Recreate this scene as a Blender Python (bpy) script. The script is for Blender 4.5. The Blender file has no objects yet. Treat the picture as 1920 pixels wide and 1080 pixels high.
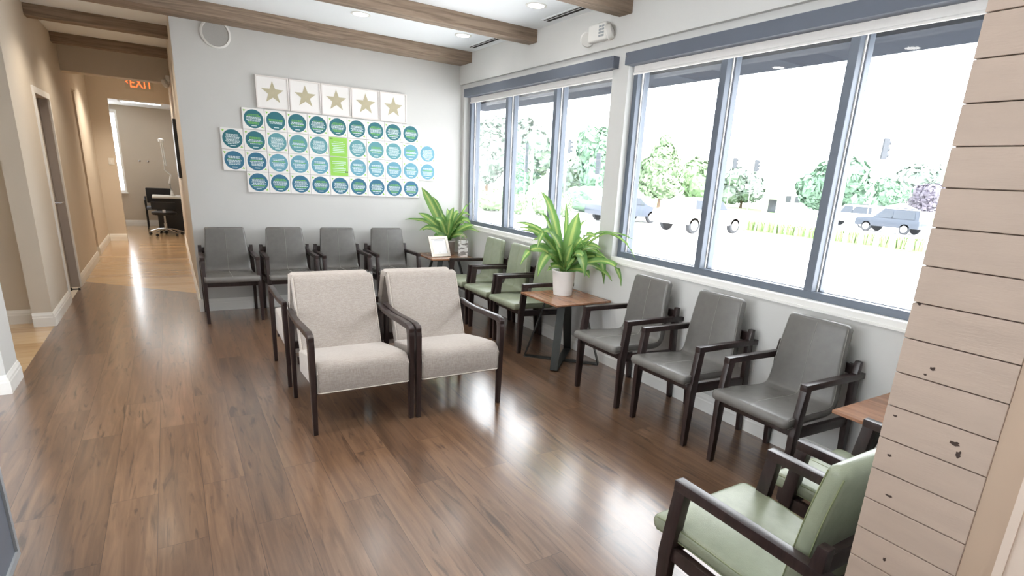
import bpy, bmesh, math, random
from mathutils import Vector, Matrix
random.seed(7)
PI = math.pi
scene = bpy.context.scene
COL = scene.collection

# ------------------------------------------------------------------ camera
cam_data = bpy.data.cameras.new('camera')
cam = bpy.data.objects.new('camera', cam_data)
COL.objects.link(cam)
R0 = Vector((0.8411258, -0.53770855, 0.05811113))     # right
R1 = Vector((0.1042298, 0.2665941, 0.95815643))       # up
R2 = Vector((0.53070099, 0.79987318, -0.28028443))    # forward
m = Matrix.Identity(4)
for i in range(3):
    m[i][0] = R0[i]; m[i][1] = R1[i]; m[i][2] = -R2[i]
m[0][3], m[1][3], m[2][3] = -3.0438, -6.6230, 1.5182
cam.matrix_world = m
cam_data.sensor_fit = 'HORIZONTAL'
cam_data.sensor_width = 36.0
cam_data.lens = 36.0 * 1046.81 / 1920.0
cam_data.shift_x = -(1016.14 - 960.0) / 1920.0
cam_data.shift_y = (642.34 - 540.0) / 1920.0
cam_data.clip_start = 0.02
cam_data.clip_end = 400
scene.camera = cam

# ------------------------------------------------------------------ world, exposure
SKY = 7.0
world = bpy.data.worlds.new('bright_overcast_sky')
world.use_nodes = True
wn = world.node_tree.nodes['Background']
wn.inputs['Color'].default_value = (0.93, 0.97, 1.0, 1)
wn.inputs['Strength'].default_value = SKY
scene.world = world
scene.view_settings.view_transform = 'Standard'
scene.view_settings.look = 'None'
scene.view_settings.exposure = 0.3
scene.view_settings.gamma = 1.0
scene.view_settings.use_curve_mapping = False
scene.cycles.max_bounces = 10
scene.cycles.diffuse_bounces = 6
scene.cycles.transparent_max_bounces = 12
scene.cycles.sample_clamp_indirect = 0.0
scene.cycles.use_denoising = True

def sun(name, rot, energy, col, ang):
    l = bpy.data.lights.new(name, 'SUN'); l.energy = energy; l.color = col; l.angle = ang
    o = bpy.data.objects.new(name, l); o.rotation_euler = rot; COL.objects.link(o)
sun('hazy_sun', (math.radians(48), 0, math.radians(-10)), 10.0, (1, .96, .9), math.radians(8))

LAMPS = []
def downlight_lamp(name, loc, energy, col):
    l = bpy.data.lights.new(name, 'SPOT'); l.energy = energy; l.color = col
    l.spot_size = math.radians(125); l.spot_blend = .9; l.shadow_soft_size = .07
    o = bpy.data.objects.new(name, l); o.location = loc; COL.objects.link(o)

# ------------------------------------------------------------------ materials
def s2l(c):
    return tuple(((x/255.0)/12.92 if x/255.0 <= .04045 else (((x/255.0)+.055)/1.055)**2.4) for x in c)

def new_mat(name):
    mt = bpy.data.materials.new(name); mt.use_nodes = True
    nt = mt.node_tree
    return mt, nt, nt.nodes, nt.links, nt.nodes['Principled BSDF']

def mat(name, rgb, rough=.5, var=.06, scale=6.0, bump=0.0, bscale=60.0, metal=0.0, stretch=(1, 1, 1), spec=.5, sheen=0.0, trans=0.0):
    """plain procedural material: colour broken up by noise, optional fine bump"""
    mt, nt, N, L, P = new_mat(name)
    c = s2l(rgb)
    tc = N.new('ShaderNodeTexCoord'); mp = N.new('ShaderNodeMapping'); mp.inputs['Scale'].default_value = stretch
    L.new(tc.outputs['Object'], mp.inputs['Vector'])
    nz = N.new('ShaderNodeTexNoise'); nz.inputs['Scale'].default_value = scale; nz.inputs['Detail'].default_value = 4
    L.new(mp.outputs[0], nz.inputs['Vector'])
    rp = N.new('ShaderNodeValToRGB')
    rp.color_ramp.elements[0].position = .3; rp.color_ramp.elements[1].position = .7
    rp.color_ramp.elements[0].color = (*[max(0, x*(1-var)) for x in c], 1)
    rp.color_ramp.elements[1].color = (*[min(1, x*(1+var)) for x in c], 1)
    L.new(nz.outputs['Fac'], rp.inputs['Fac']); L.new(rp.outputs['Color'], P.inputs['Base Color'])
    P.inputs['Roughness'].default_value = rough
    P.inputs['Metallic'].default_value = metal
    P.inputs['Specular IOR Level'].default_value = spec
    if sheen: P.inputs['Sheen Weight'].default_value = sheen
    if trans: P.inputs['Transmission Weight'].default_value = trans
    if bump:
        b = N.new('ShaderNodeTexNoise'); b.inputs['Scale'].default_value = bscale; b.inputs['Detail'].default_value = 3
        L.new(mp.outputs[0], b.inputs['Vector'])
        bp = N.new('ShaderNodeBump'); bp.inputs['Strength'].default_value = bump; bp.inputs['Distance'].default_value = .01
        L.new(b.outputs['Fac'], bp.inputs['Height']); L.new(bp.outputs[0], P.inputs['Normal'])
    return mt

def emit(name, rgb, strength):
    mt, nt, N, L, P = new_mat(name)
    P.inputs['Base Color'].default_value = (*rgb, 1)
    P.inputs['Emission Color'].default_value = (*rgb, 1)
    P.inputs['Emission Strength'].default_value = strength
    return mt

def plank_mat(name, cols, length, width, along='Y', rough=.3, grain=.5, knots=True, gap=.004, spec=.5, coat=.0):
    """floor boards: brick layout, per-board tone, stretched grain, dark cracks"""
    mt, nt, N, L, P = new_mat(name)
    tc = N.new('ShaderNodeTexCoord')
    sep = N.new('ShaderNodeSeparateXYZ'); L.new(tc.outputs['Object'], sep.inputs[0])
    cmb = N.new('ShaderNodeCombineXYZ')
    a, b = ('Y', 'X') if along == 'Y' else ('X', 'Y')
    L.new(sep.outputs[a], cmb.inputs['X']); L.new(sep.outputs[b], cmb.inputs['Y'])
    br = N.new('ShaderNodeTexBrick')
    br.offset = .37; br.offset_frequency = 2
    br.inputs['Scale'].default_value = 1.0
    br.inputs['Brick Width'].default_value = length
    br.inputs['Row Height'].default_value = width
    br.inputs['Mortar Size'].default_value = gap*.35
    br.inputs['Mortar Smooth'].default_value = .3
    br.inputs['Color1'].default_value = (0, 0, 0, 1); br.inputs['Color2'].default_value = (1, 1, 1, 1)
    br.inputs['Mortar'].default_value = (.5, .5, .5, 1)
    L.new(cmb.outputs[0], br.inputs['Vector'])
    # grain, stretched along the board and shifted per board
    mp = N.new('ShaderNodeMapping'); mp.inputs['Scale'].default_value = (1.1, 16, 1)
    off = N.new('ShaderNodeVectorMath'); off.operation = 'ADD'
    sc = N.new('ShaderNodeVectorMath'); sc.operation = 'SCALE'; sc.inputs['Scale'].default_value = 7.3
    L.new(br.outputs['Color'], sc.inputs[0]); L.new(cmb.outputs[0], off.inputs[0]); L.new(sc.outputs[0], off.inputs[1])
    L.new(off.outputs[0], mp.inputs['Vector'])
    nz = N.new('ShaderNodeTexNoise'); nz.inputs['Scale'].default_value = 1.6; nz.inputs['Detail'].default_value = 6
    nz.inputs['Roughness'].default_value = .62; nz.inputs['Distortion'].default_value = .8
    L.new(mp.outputs[0], nz.inputs['Vector'])
    mix = N.new('ShaderNodeMix'); mix.data_type = 'FLOAT'
    mix.inputs['Factor'].default_value = grain
    L.new(br.outputs['Color'], mix.inputs['A']); L.new(nz.outputs['Fac'], mix.inputs['B'])
    rp = N.new('ShaderNodeValToRGB')
    els = rp.color_ramp.elements
    els[0].position = .22; els[0].color = (*s2l(cols[0]), 1)
    els[1].position = .78; els[1].color = (*s2l(cols[2]), 1)
    e = els.new(.5); e.color = (*s2l(cols[1]), 1)
    L.new(mix.outputs['Result'], rp.inputs['Fac'])
    out = rp.outputs['Color']
    if knots:
        mp2 = N.new('ShaderNodeMapping'); mp2.inputs['Scale'].default_value = (.8, 7, 1)
        L.new(off.outputs[0], mp2.inputs['Vector'])
        n2 = N.new('ShaderNodeTexNoise'); n2.inputs['Scale'].default_value = 2.1; n2.inputs['Detail'].default_value = 8; n2.inputs['Distortion'].default_value = 2.2
        L.new(mp2.outputs[0], n2.inputs['Vector'])
        r2 = N.new('ShaderNodeValToRGB')
        r2.color_ramp.elements[0].position = .575; r2.color_ramp.elements[0].color = (0, 0, 0, 1)
        r2.color_ramp.elements[1].position = .70; r2.color_ramp.elements[1].color = (.75, .75, .75, 1)
        L.new(n2.outputs['Fac'], r2.inputs['Fac'])
        mk = N.new('ShaderNodeMix'); mk.data_type = 'RGBA'
        L.new(r2.outputs['Color'], mk.inputs['Factor']); L.new(out, mk.inputs['A'])
        mk.inputs['B'].default_value = (*[x*.45 for x in s2l(cols[0])], 1)
        out = mk.outputs['Result']
    mg = N.new('ShaderNodeMix'); mg.data_type = 'RGBA'
    L.new(br.outputs['Fac'], mg.inputs['Factor']); L.new(out, mg.inputs['A'])
    mg.inputs['B'].default_value = (*[x*.95 for x in s2l(cols[0])], 1)
    L.new(mg.outputs['Result'], P.inputs['Base Color'])
    rr = N.new('ShaderNodeMapRange'); rr.inputs['To Min'].default_value = rough-.05; rr.inputs['To Max'].default_value = rough+.07
    L.new(nz.outputs['Fac'], rr.inputs['Value']); L.new(rr.outputs[0], P.inputs['Roughness'])
    P.inputs['Specular IOR Level'].default_value = spec
    P.inputs['Coat Weight'].default_value = coat; P.inputs['Coat Roughness'].default_value = .19; P.inputs['Coat IOR'].default_value = 1.74
    sub = N.new('ShaderNodeMath'); sub.operation = 'MULTIPLY_ADD'; sub.inputs[1].default_value = .04
    inv = N.new('ShaderNodeMath'); inv.operation = 'SUBTRACT'; inv.inputs[0].default_value = 1.0
    L.new(br.outputs['Fac'], inv.inputs[1]); L.new(nz.outputs['Fac'], sub.inputs[0]); L.new(inv.outputs[0], sub.inputs[2])
    bp = N.new('ShaderNodeBump'); bp.inputs['Strength'].default_value = .12; bp.inputs['Distance'].default_value = .004
    L.new(sub.outputs[0], bp.inputs['Height']); L.new(bp.outputs[0], P.inputs['Normal'])
    return mt

def wood_mat(name, c0, c1, rough=.5, stretch=(1, 18, 18), scale=1.5, bump=.2):
    mt, nt, N, L, P = new_mat(name)
    tc = N.new('ShaderNodeTexCoord'); mp = N.new('ShaderNodeMapping'); mp.inputs['Scale'].default_value = stretch
    L.new(tc.outputs['Object'], mp.inputs['Vector'])
    nz = N.new('ShaderNodeTexNoise'); nz.inputs['Scale'].default_value = scale; nz.inputs['Detail'].default_value = 7
    nz.inputs['Distortion'].default_value = 1.2
    L.new(mp.outputs[0], nz.inputs['Vector'])
    rp = N.new('ShaderNodeValToRGB')
    rp.color_ramp.elements[0].position = .32; rp.color_ramp.elements[0].color = (*s2l(c0), 1)
    rp.color_ramp.elements[1].position = .68; rp.color_ramp.elements[1].color = (*s2l(c1), 1)
    L.new(nz.outputs['Fac'], rp.inputs['Fac']); L.new(rp.outputs['Color'], P.inputs['Base Color'])
    P.inputs['Roughness'].default_value = rough
    bp = N.new('ShaderNodeBump'); bp.inputs['Strength'].default_value = bump; bp.inputs['Distance'].default_value = .004
    L.new(nz.outputs['Fac'], bp.inputs['Height']); L.new(bp.outputs[0], P.inputs['Normal'])
    return mt

def fabric_mat(name, c0, c1):
    mt, nt, N, L, P = new_mat(name)
    tc = N.new('ShaderNodeTexCoord')
    res = []
    for sc in ((420, 420, 40), (40, 420, 420)):
        mp = N.new('ShaderNodeMapping'); mp.inputs['Scale'].default_value = sc
        L.new(tc.outputs['Object'], mp.inputs['Vector'])
        nz = N.new('ShaderNodeTexNoise'); nz.inputs['Scale'].default_value = 1.0; nz.inputs['Detail'].default_value = 2
        L.new(mp.outputs[0], nz.inputs['Vector']); res.append(nz)
    ad = N.new('ShaderNodeMath'); ad.operation = 'ADD'
    L.new(res[0].outputs['Fac'], ad.inputs[0]); L.new(res[1].outputs['Fac'], ad.inputs[1])
    rp = N.new('ShaderNodeValToRGB')
    rp.color_ramp.elements[0].position = .75; rp.color_ramp.elements[0].color = (*s2l(c0), 1)
    rp.color_ramp.elements[1].position = 1.0; rp.color_ramp.elements[1].color = (*s2l(c1), 1)
    dv = N.new('ShaderNodeMath'); dv.operation = 'MULTIPLY'; dv.inputs[1].default_value = .87
    L.new(ad.outputs[0], dv.inputs[0]); L.new(dv.outputs[0], rp.inputs['Fac'])
    L.new(rp.outputs['Color'], P.inputs['Base Color'])
    P.inputs['Roughness'].default_value = .9; P.inputs['Specular IOR Level'].default_value = .2
    P.inputs['Sheen Weight'].default_value = .25
    bp = N.new('ShaderNodeBump'); bp.inputs['Strength'].default_value = .25; bp.inputs['Distance'].default_value = .003
    L.new(ad.outputs[0], bp.inputs['Height']); L.new(bp.outputs[0], P.inputs['Normal'])
    return mt

def glass_mat(name, tint=(1, 1, 1)):
    mt = bpy.data.materials.new(name); mt.use_nodes = True
    nt = mt.node_tree; N = nt.nodes; L = nt.links
    N.remove(N['Principled BSDF'])
    tr = N.new('ShaderNodeBsdfTransparent'); tr.inputs['Color'].default_value = (*tint, 1)
    gl = N.new('ShaderNodeBsdfGlossy'); gl.inputs['Roughness'].default_value = .02
    fr = N.new('ShaderNodeLayerWeight'); fr.inputs['Blend'].default_value = .08
    mx = N.new('ShaderNodeMixShader')
    L.new(fr.outputs['Facing'], mx.inputs['Fac']); L.new(tr.outputs[0], mx.inputs[1]); L.new(gl.outputs[0], mx.inputs[2])
    L.new(mx.outputs[0], N['Material Output'].inputs['Surface'])
    return mt

def leaf_mat(name):
    """variegated leaf: yellow-green centre stripe, green flanks, from the leaf's own UVs"""
    mt, nt, N, L, P = new_mat(name)
    uv = N.new('ShaderNodeTexCoord'); sep = N.new('ShaderNodeSeparateXYZ')
    L.new(uv.outputs['UV'], sep.inputs[0])
    nz = N.new('ShaderNodeTexNoise'); nz.inputs['Scale'].default_value = 14
    mp = N.new('ShaderNodeMapping'); mp.inputs['Scale'].default_value = (3, .25, 1)
    L.new(uv.outputs['UV'], mp.inputs['Vector']); L.new(mp.outputs[0], nz.inputs['Vector'])
    ad = N.new('ShaderNodeMath'); ad.operation = 'MULTIPLY_ADD'; ad.inputs[1].default_value = .12
    L.new(nz.outputs['Fac'], ad.inputs[0]); L.new(sep.outputs['X'], ad.inputs[2])
    rp = N.new('ShaderNodeValToRGB'); els = rp.color_ramp.elements
    g, y = (*s2l((104, 150, 78)), 1), (*s2l((186, 204, 122)), 1)
    g2 = (*s2l((134, 174, 100)), 1)
    els[0].position = .0; els[0].color = g
    els[1].position = 1.0; els[1].color = g
    for p, c in ((.26, g2), (.40, g2), (.47, y), (.62, y), (.69, g2), (.84, g)):
        e = els.new(p); e.color = c
    L.new(ad.outputs[0], rp.inputs['Fac']); L.new(rp.outputs['Color'], P.inputs['Base Color'])
    P.inputs['Roughness'].default_value = .32
    # leaves let some light through
    tl = N.new('ShaderNodeBsdfTranslucent'); L.new(rp.outputs['Color'], tl.inputs['Color'])
    mx = N.new('ShaderNodeMixShader'); mx.inputs['Fac'].default_value = .3
    L.new(P.outputs[0], mx.inputs[1]); L.new(tl.outputs[0], mx.inputs[2])
    L.new(mx.outputs[0], N['Material Output'].inputs['Surface'])
    return mt

M = {}
M['wall'] = mat('wall_paint', (206, 206, 204), .7, .015, 2, .05, 180)
M['wall_warm'] = mat('lamp_tinted_wall_paint', (206, 196, 182), .7, .015, 2, .05, 180)  # wall paint with the warm tint of the hall lamps put into its colour
M['ceil'] = mat('ceiling_paint', (240, 244, 248), .8, .01, 2)
M['trim'] = mat('white_trim_paint', (236, 235, 232), .45, .02, 3)
M['floor'] = plank_mat('dark_plank_floor', ((72, 52, 39), (107, 80, 60), (136, 106, 82)), 1.25, .18, 'Y', .30, .82, coat=1.0, spec=.5)
M['floor_hall'] = plank_mat('light_plank_floor', ((176, 140, 100), (196, 162, 120), (210, 180, 140)), 1.2, .19, 'X', .2, .6, False, coat=.6)
M['beam'] = wood_mat('weathered_beam_wood', (116, 98, 82), (160, 140, 122), .75, (1.2, 20, 20), 1.6, .5)
M['shiplap'] = mat('shiplap_paint', (174, 156, 142), .6, .05, 5, .08, 60, stretch=(1, 1, 6))
M['groove'] = mat('shiplap_groove_shadow_line', (120, 100, 86), .8)
M['knot'] = mat('dark_wood_knot', (58, 42, 34), .7, .2, 60)
M['plainpost'] = mat('taupe_post_paint', (178, 156, 136), .6, .02, 3)
M['casing'] = mat('warm_white_casing_paint', (206, 190, 176), .5, .02, 3)
M['frame'] = mat('glare_tinted_window_metal', (104, 112, 124), .4, .04, 8, metal=.2)  # dark metal with bluish window glare put into its colour
M['valance'] = mat('slate_valance_metal', (94, 101, 114), .45, .03, 6)
M['shade'] = mat('white_shade_fabric', (232, 230, 228), .8, .02, 40)
M['glass'] = glass_mat('window_glass')
M['dwood'] = wood_mat('espresso_stained_wood', (36, 27, 26), (54, 41, 40), .3, (14, 14, 2), 3, .06)
M['leather_grey'] = mat('grey_leather', (108, 106, 103), .27, .06, 25, .12, 320)
M['leather_green'] = mat('sage_green_leather', (146, 153, 132), .27, .05, 25, .12, 320)
M['stitch_grey'] = mat('grey_stitching', (140, 137, 133), .6)
M['stitch_green'] = mat('olive_stitching', (128, 136, 100), .6)
M['linen'] = fabric_mat('oatmeal_linen', (160, 151, 144), (178, 170, 163))
M['welt'] = fabric_mat('linen_welt', (186, 176, 166), (206, 198, 190))
M['tabletop'] = wood_mat('walnut_veneer', (132, 92, 66), (166, 120, 90), .22, (14, 1.5, 14), 2, .04)
M['tabledge'] = wood_mat('walnut_edge', (84, 54, 38), (110, 72, 52), .5, (10, 2, 10), 2, .04)
M['blackmetal'] = mat('charcoal_steel', (58, 60, 58), .45, .06, 20, metal=.5)
M['potwhite'] = mat('white_ribbed_ceramic', (232, 230, 228), .5, .02, 12)
M['soil'] = mat('potting_soil', (58, 44, 34), .95, .3, 60, .6, 80)
M['leaf'] = leaf_mat('variegated_leaf')
M['stalk'] = mat('green_stalk', (132, 150, 84), .5, .12, 30)
M['potgrey'] = mat('grey_pot', (172, 168, 162), .6, .08, 14)
M['paper'] = mat('white_paper', (240, 240, 242), .7, .01, 4)
M['champagne'] = mat('champagne_frame', (186, 178, 166), .35, .05, 16, metal=.4)
M['print_white'] = mat('white_printed_board', (240, 238, 236), .5, .01, 6)
M['canvas_edge'] = mat('canvas_frame_edge', (230, 225, 221), .6, .02, 8)
M['teal'] = mat('dark_teal_print', (44, 112, 124), .5, .05, 6)
M['teal2'] = mat('mid_teal_print', (96, 156, 166), .5, .05, 6)
M['blue'] = mat('slate_blue_print', (52, 112, 142), .5, .05, 6)
M['blue2'] = mat('soft_blue_print', (104, 162, 184), .5, .05, 6)
M['lime'] = mat('lime_print', (150, 208, 88), .5, .04, 5)
M['limetext'] = mat('green_print_lines', (120, 190, 90), .5)
M['texw'] = mat('pale_print_lines', (214, 230, 232), .5)
M['star'] = mat('gold_star_print', (188, 180, 152), .6, .05, 20)
M['speaker'] = mat('grey_speaker_mesh', (176, 175, 172), .7, .05, 200, .2, 600)
M['plastic'] = mat('white_plastic', (226, 225, 221), .4, .01, 6)
M['greylabel'] = mat('grey_label_ink', (150, 156, 160), .6)
M['black'] = mat('black_plastic', (28, 28, 30), .45, .1, 10)
M['slot'] = mat('black_slot', (34, 34, 34), .8)
M['chrome'] = mat('brushed_chrome', (200, 200, 202), .2, .03, 30, metal=1)
M['door'] = mat('grey_taupe_door_paint', (170, 160, 152), .5, .02, 4)
M['deskgrey'] = mat('grey_blue_laminate', (104, 110, 122), .5, .04, 5)
M['desktrim'] = mat('pale_grey_edge_trim', (150, 154, 158), .5, .03, 6)
M['lampglow'] = emit('downlight_lens', (1, .97, .92), 14)
M['warmglow'] = emit('warm_downlight_lens', (1, .9, .76), 10)
M['tubeglow'] = emit('fluorescent_lens', (1, .98, .95), 8)
M['exitred'] = emit('exit_letters', (1, .12, .03), 2.2)
M['acrylic'] = glass_mat('clear_acrylic', (.97, .97, .95))
M['asphalt'] = mat('pale_sunlit_concrete', (222, 221, 220), .9, .06, 4, .2, 40)
M['grass'] = mat('lawn_grass', (112, 138, 90), .9, .2, 3)
M['leafA'] = mat('bright_green_leaves', (110, 134, 102), .7, .25, 2)
M['leafB'] = mat('deep_green_leaves', (96, 126, 104), .7, .25, 2)
M['leafC'] = mat('grey_green_leaves', (118, 132, 124), .7, .25, 2)
M['leafP'] = mat('plum_leaves', (98, 93, 106), .7, .25, 2)
M['hedgeL'] = mat('lime_green_hedge_leaves', (136, 158, 106), .7, .25, 3)
M['bark'] = mat('tree_bark', (110, 92, 78), .9, .2, 14)
M['carwhite'] = mat('white_car_paint', (236, 236, 238), .25, .01, 3)
M['cardark'] = mat('slate_car_paint', (56, 64, 78), .25, .03, 3)
M['carblack'] = mat('black_car_paint', (48, 56, 68), .25, .03, 3)
M['cartrim'] = mat('dark_car_glass', (44, 52, 62), .1, .03, 3)
M['tyre'] = mat('tyre_rubber', (44, 47, 52), .8, .1, 20)
M['rim'] = mat('silver_rim', (214, 214, 216), .3, .03, 20, metal=.6)
M['housew'] = mat('white_siding', (232, 230, 228), .7, .03, 2, stretch=(1, 1, 8))
M['roof'] = mat('pale_shingle_roof', (190, 188, 190), .8, .06, 4)
M['awn'] = mat('grey_canopy_metal', (36, 42, 52), .9, .04, 4, spec=.05)
M['signal'] = mat('dark_signal_housing', (52, 57, 64), .5, .05, 6)
M['pole'] = mat('grey_galvanised_pole', (186, 190, 194), .5, .04, 8)
M['cyan'] = mat('turquoise_sign_face', (40, 130, 140), .5, .03, 4)
M['dkpic'] = mat('dark_print_image', (66, 50, 44), .3, .5, 3)

# ------------------------------------------------------------------ mesh helpers
class MB:
    def __init__(self): self.bm = bmesh.new()
    def loft(self, loops, cap=True, close=True):
        vs = [[self.bm.verts.new(p) for p in lp] for lp in loops]
        n = len(vs[0])
        for a, b in zip(vs[:-1], vs[1:]):
            for i in range(n if close else n-1):
                j = (i+1) % n
                try: self.bm.faces.new((a[i], a[j], b[j], b[i]))
                except ValueError: pass
        if cap and close:
            try: self.bm.faces.new(vs[0][::-1])
            except ValueError: pass
            try: self.bm.faces.new(vs[-1])
            except ValueError: pass
        return vs
    def box(self, x0, x1, y0, y1, z0, z1, bev=0.0, seg=2):
        vs = self.loft([[(x0, y0, z0), (x1, y0, z0), (x1, y1, z0), (x0, y1, z0)],
                        [(x0, y0, z1), (x1, y0, z1), (x1, y1, z1), (x0, y1, z1)]])
        if bev: self.bevel([v for l in vs for v in l], bev, seg)
        return self
    def bevel(self, verts, w, seg=2):
        st = set(verts)
        es = [e for e in self.bm.edges if e.verts[0] in st and e.verts[1] in st]
        bmesh.ops.bevel(self.bm, geom=es, offset=w, segments=seg, affect='EDGES', profile=.6)
    def bar(self, sections, axis='z', bev=0.0):
        """tapered bar: sections (x,y,z,a,b); axis z: a=x width,b=y; axis y: a=x,b=z; axis x: a=y,b=z"""
        loops = []
        for x, y, z, a, b in sections:
            a /= 2; b /= 2
            if axis == 'z': loops.append([(x-a, y-b, z), (x+a, y-b, z), (x+a, y+b, z), (x-a, y+b, z)])
            elif axis == 'y': loops.append([(x-a, y, z-b), (x-a, y, z+b), (x+a, y, z+b), (x+a, y, z-b)])
            else: loops.append([(x, y-a, z-b), (x, y+a, z-b), (x, y+a, z+b), (x, y-a, z+b)])
        vs = self.loft(loops)
        if bev: self.bevel([v for l in vs for v in l], bev, 2)
        return self
    def tube(self, path, r, n=8, cap=True):
        path = [Vector(p) for p in path]
        loops = []
        ref = Vector((0, 0, 1))
        for i, p in enumerate(path):
            d = (path[min(i+1, len(path)-1)] - path[max(i-1, 0)]).normalized()
            u = d.cross(ref)
            if u.length < 1e-3: u = d.cross(Vector((1, 0, 0)))
            u.normalize(); v = d.cross(u).normalized()
            rr = r[i] if isinstance(r, (list, tuple)) else r
            loops.append([p + (u*math.cos(2*PI*k/n) + v*math.sin(2*PI*k/n))*rr for k in range(n)])
        self.loft(loops, cap)
        return self
    def lathe(self, prof, c=(0, 0, 0), n=32, axis='z', cap=True):
        loops = []
        for r, h in prof:
            lp = []
            for k in range(n):
                a = 2*PI*k/n
                x, y = r*math.cos(a), r*math.sin(a)
                if axis == 'z': q = (c[0]+x, c[1]+y, c[2]+h)
                elif axis == 'y': q = (c[0]+x, c[1]+h, c[2]+y)
                else: q = (c[0]+h, c[1]+x, c[2]+y)
                lp.append(q)
            loops.append(lp)
        self.loft(loops, cap)
        return self
    def prism(self, poly, lo, hi, axis='x', bev=0.0, seg=2):
        """extrude a 2-D outline; axis x: poly=(y,z); y: poly=(x,z); z: poly=(x,y)"""
        def P(t, a, b):
            return (t, a, b) if axis == 'x' else ((a, t, b) if axis == 'y' else (a, b, t))
        vs = self.loft([[P(lo, a, b) for a, b in poly], [P(hi, a, b) for a, b in poly]])
        if bev: self.bevel([v for l in vs for v in l], bev, seg)
        return self
    def quad(self, a, b, c, d):
        self.bm.faces.new([self.bm.verts.new(p) for p in (a, b, c, d)]); return self
    def mesh(self, name, material, smooth=40):
        bmesh.ops.recalc_face_normals(self.bm, faces=self.bm.faces)
        lim = math.radians(smooth)
        for f in self.bm.faces: f.smooth = smooth > 0
        for e in self.bm.edges:
            if len(e.link_faces) == 2 and e.calc_face_angle(0) > lim: e.smooth = False
        me = bpy.data.meshes.new(name); self.bm.to_mesh(me); self.bm.free()
        mats = material if isinstance(material, (list, tuple)) else [material]
        for q in mats: me.materials.append(q)
        return me
    def obj(self, name, material, parent=None, smooth=40):
        return link(name, self.mesh(name, material, smooth), parent)

def link(name, me, parent=None):
    o = bpy.data.objects.new(name, me); COL.objects.link(o)
    if parent is not None: o.parent = parent
    return o
def thing(name, label, cat, loc=(0, 0, 0), rz=0.0, group=None):
    o = bpy.data.objects.new(name, None); COL.objects.link(o)
    o.empty_display_size = .1
    o.location = loc; o.rotation_euler = (0, 0, rz)
    o['label'] = label; o['category'] = cat
    if group: o['group'] = group
    return o
def tag(o, label, cat, group=None, kind=None):
    o['label'] = label; o['category'] = cat
    if group: o['group'] = group
    if kind: o['kind'] = kind
    return o
def struct(name, mb, material, smooth=40):
    o = mb.obj(name, material, None, smooth); o['kind'] = 'structure'; return o
def sempty(name):
    o = bpy.data.objects.new(name, None); COL.objects.link(o); o['kind'] = 'structure'; return o
def dup(root, loc, rz, label, group=None):
    r = root.copy(); COL.objects.link(r); r.location = loc; r.rotation_euler = (0, 0, rz)
    r['label'] = label
    if group: r['group'] = group
    for ch in list(root.children):
        c = ch.copy(); COL.objects.link(c); c.parent = r
        for g in list(ch.children):
            d = g.copy(); COL.objects.link(d); d.parent = c
    return r
def catmull(pts, n=6):
    pts = [Vector(p) for p in pts]; out = []
    for i in range(len(pts)-1):
        p0 = pts[max(i-1, 0)]; p1 = pts[i]; p2 = pts[i+1]; p3 = pts[min(i+2, len(pts)-1)]
        for k in range(n):
            t = k/n
            out.append(.5*((2*p1)+(-p0+p2)*t+(2*p0-5*p1+4*p2-p3)*t*t+(-p0+3*p1-3*p2+p3)*t**3))
    out.append(pts[-1]); return out

# ------------------------------------------------------------------ setting
ZC = 2.842           # ceiling
XL = -4.05           # left wall plane
XR = -2.90           # hall side wall / left end of the back wall
YF = -6.125          # front wall (inner face)
struct('floor', MB().prism([(XL, -9.2), (.02, -9.2), (.02, .02), (XR, .02), (XR, .95), (XL, 2.02)], -.05, 0, 'z'), M['floor'], 0)
struct('floor_hall', MB().prism([(XL, 2.02), (XR, .95), (XR, 6.27), (-1.2, 6.27), (-1.2, 9.1), (-4.6, 9.1), (-4.6, 3.8), (XL, 3.8)], -.05, 0, 'z'), M['floor_hall'], 0)
struct('floor_corridor', MB().box(-6.6, XL, -1.70, .02, -.05, 0), M['floor_hall'], 0)
struct('floor_reception', MB().box(-6.6, XL, -9.2, -1.70, -.05, 0), M['floor'], 0)
struct('ceiling', MB().box(-6.7, .3, -9.3, 9.2, ZC, ZC+.1), M['ceil'], 0)

# back wall
struct('wall_back', MB().box(XR, .12, 0, .14, 0, ZC), M['wall'], 0)
struct('wall_hall_right', MB().box(XR, XR+.14, .14, 6.15, 0, ZC), M['wall_warm'], 0)
# window wall: apron, pier, end pieces, lintel
w = MB()
w.box(0, .20, -9.2, 0, 0, .90)
w.box(0, .20, -3.005, -2.815, .90, 2.53)
w.box(0, .20, -.06, 0, .90, 2.53)
w.box(0, .20, -9.2, -5.64, .90, 2.53)
w.box(-.035, .20, -9.2, 0, 2.53, ZC)
w.box(.05, .20, -5.64, 0, 2.40, 2.53); w.box(.0, .05, -5.64, -3.005, 2.47, 2.53); w.box(.0, .05, -2.815, -.06, 2.47, 2.53)
struct('wall_right', w, M['wall'], 0)
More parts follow.
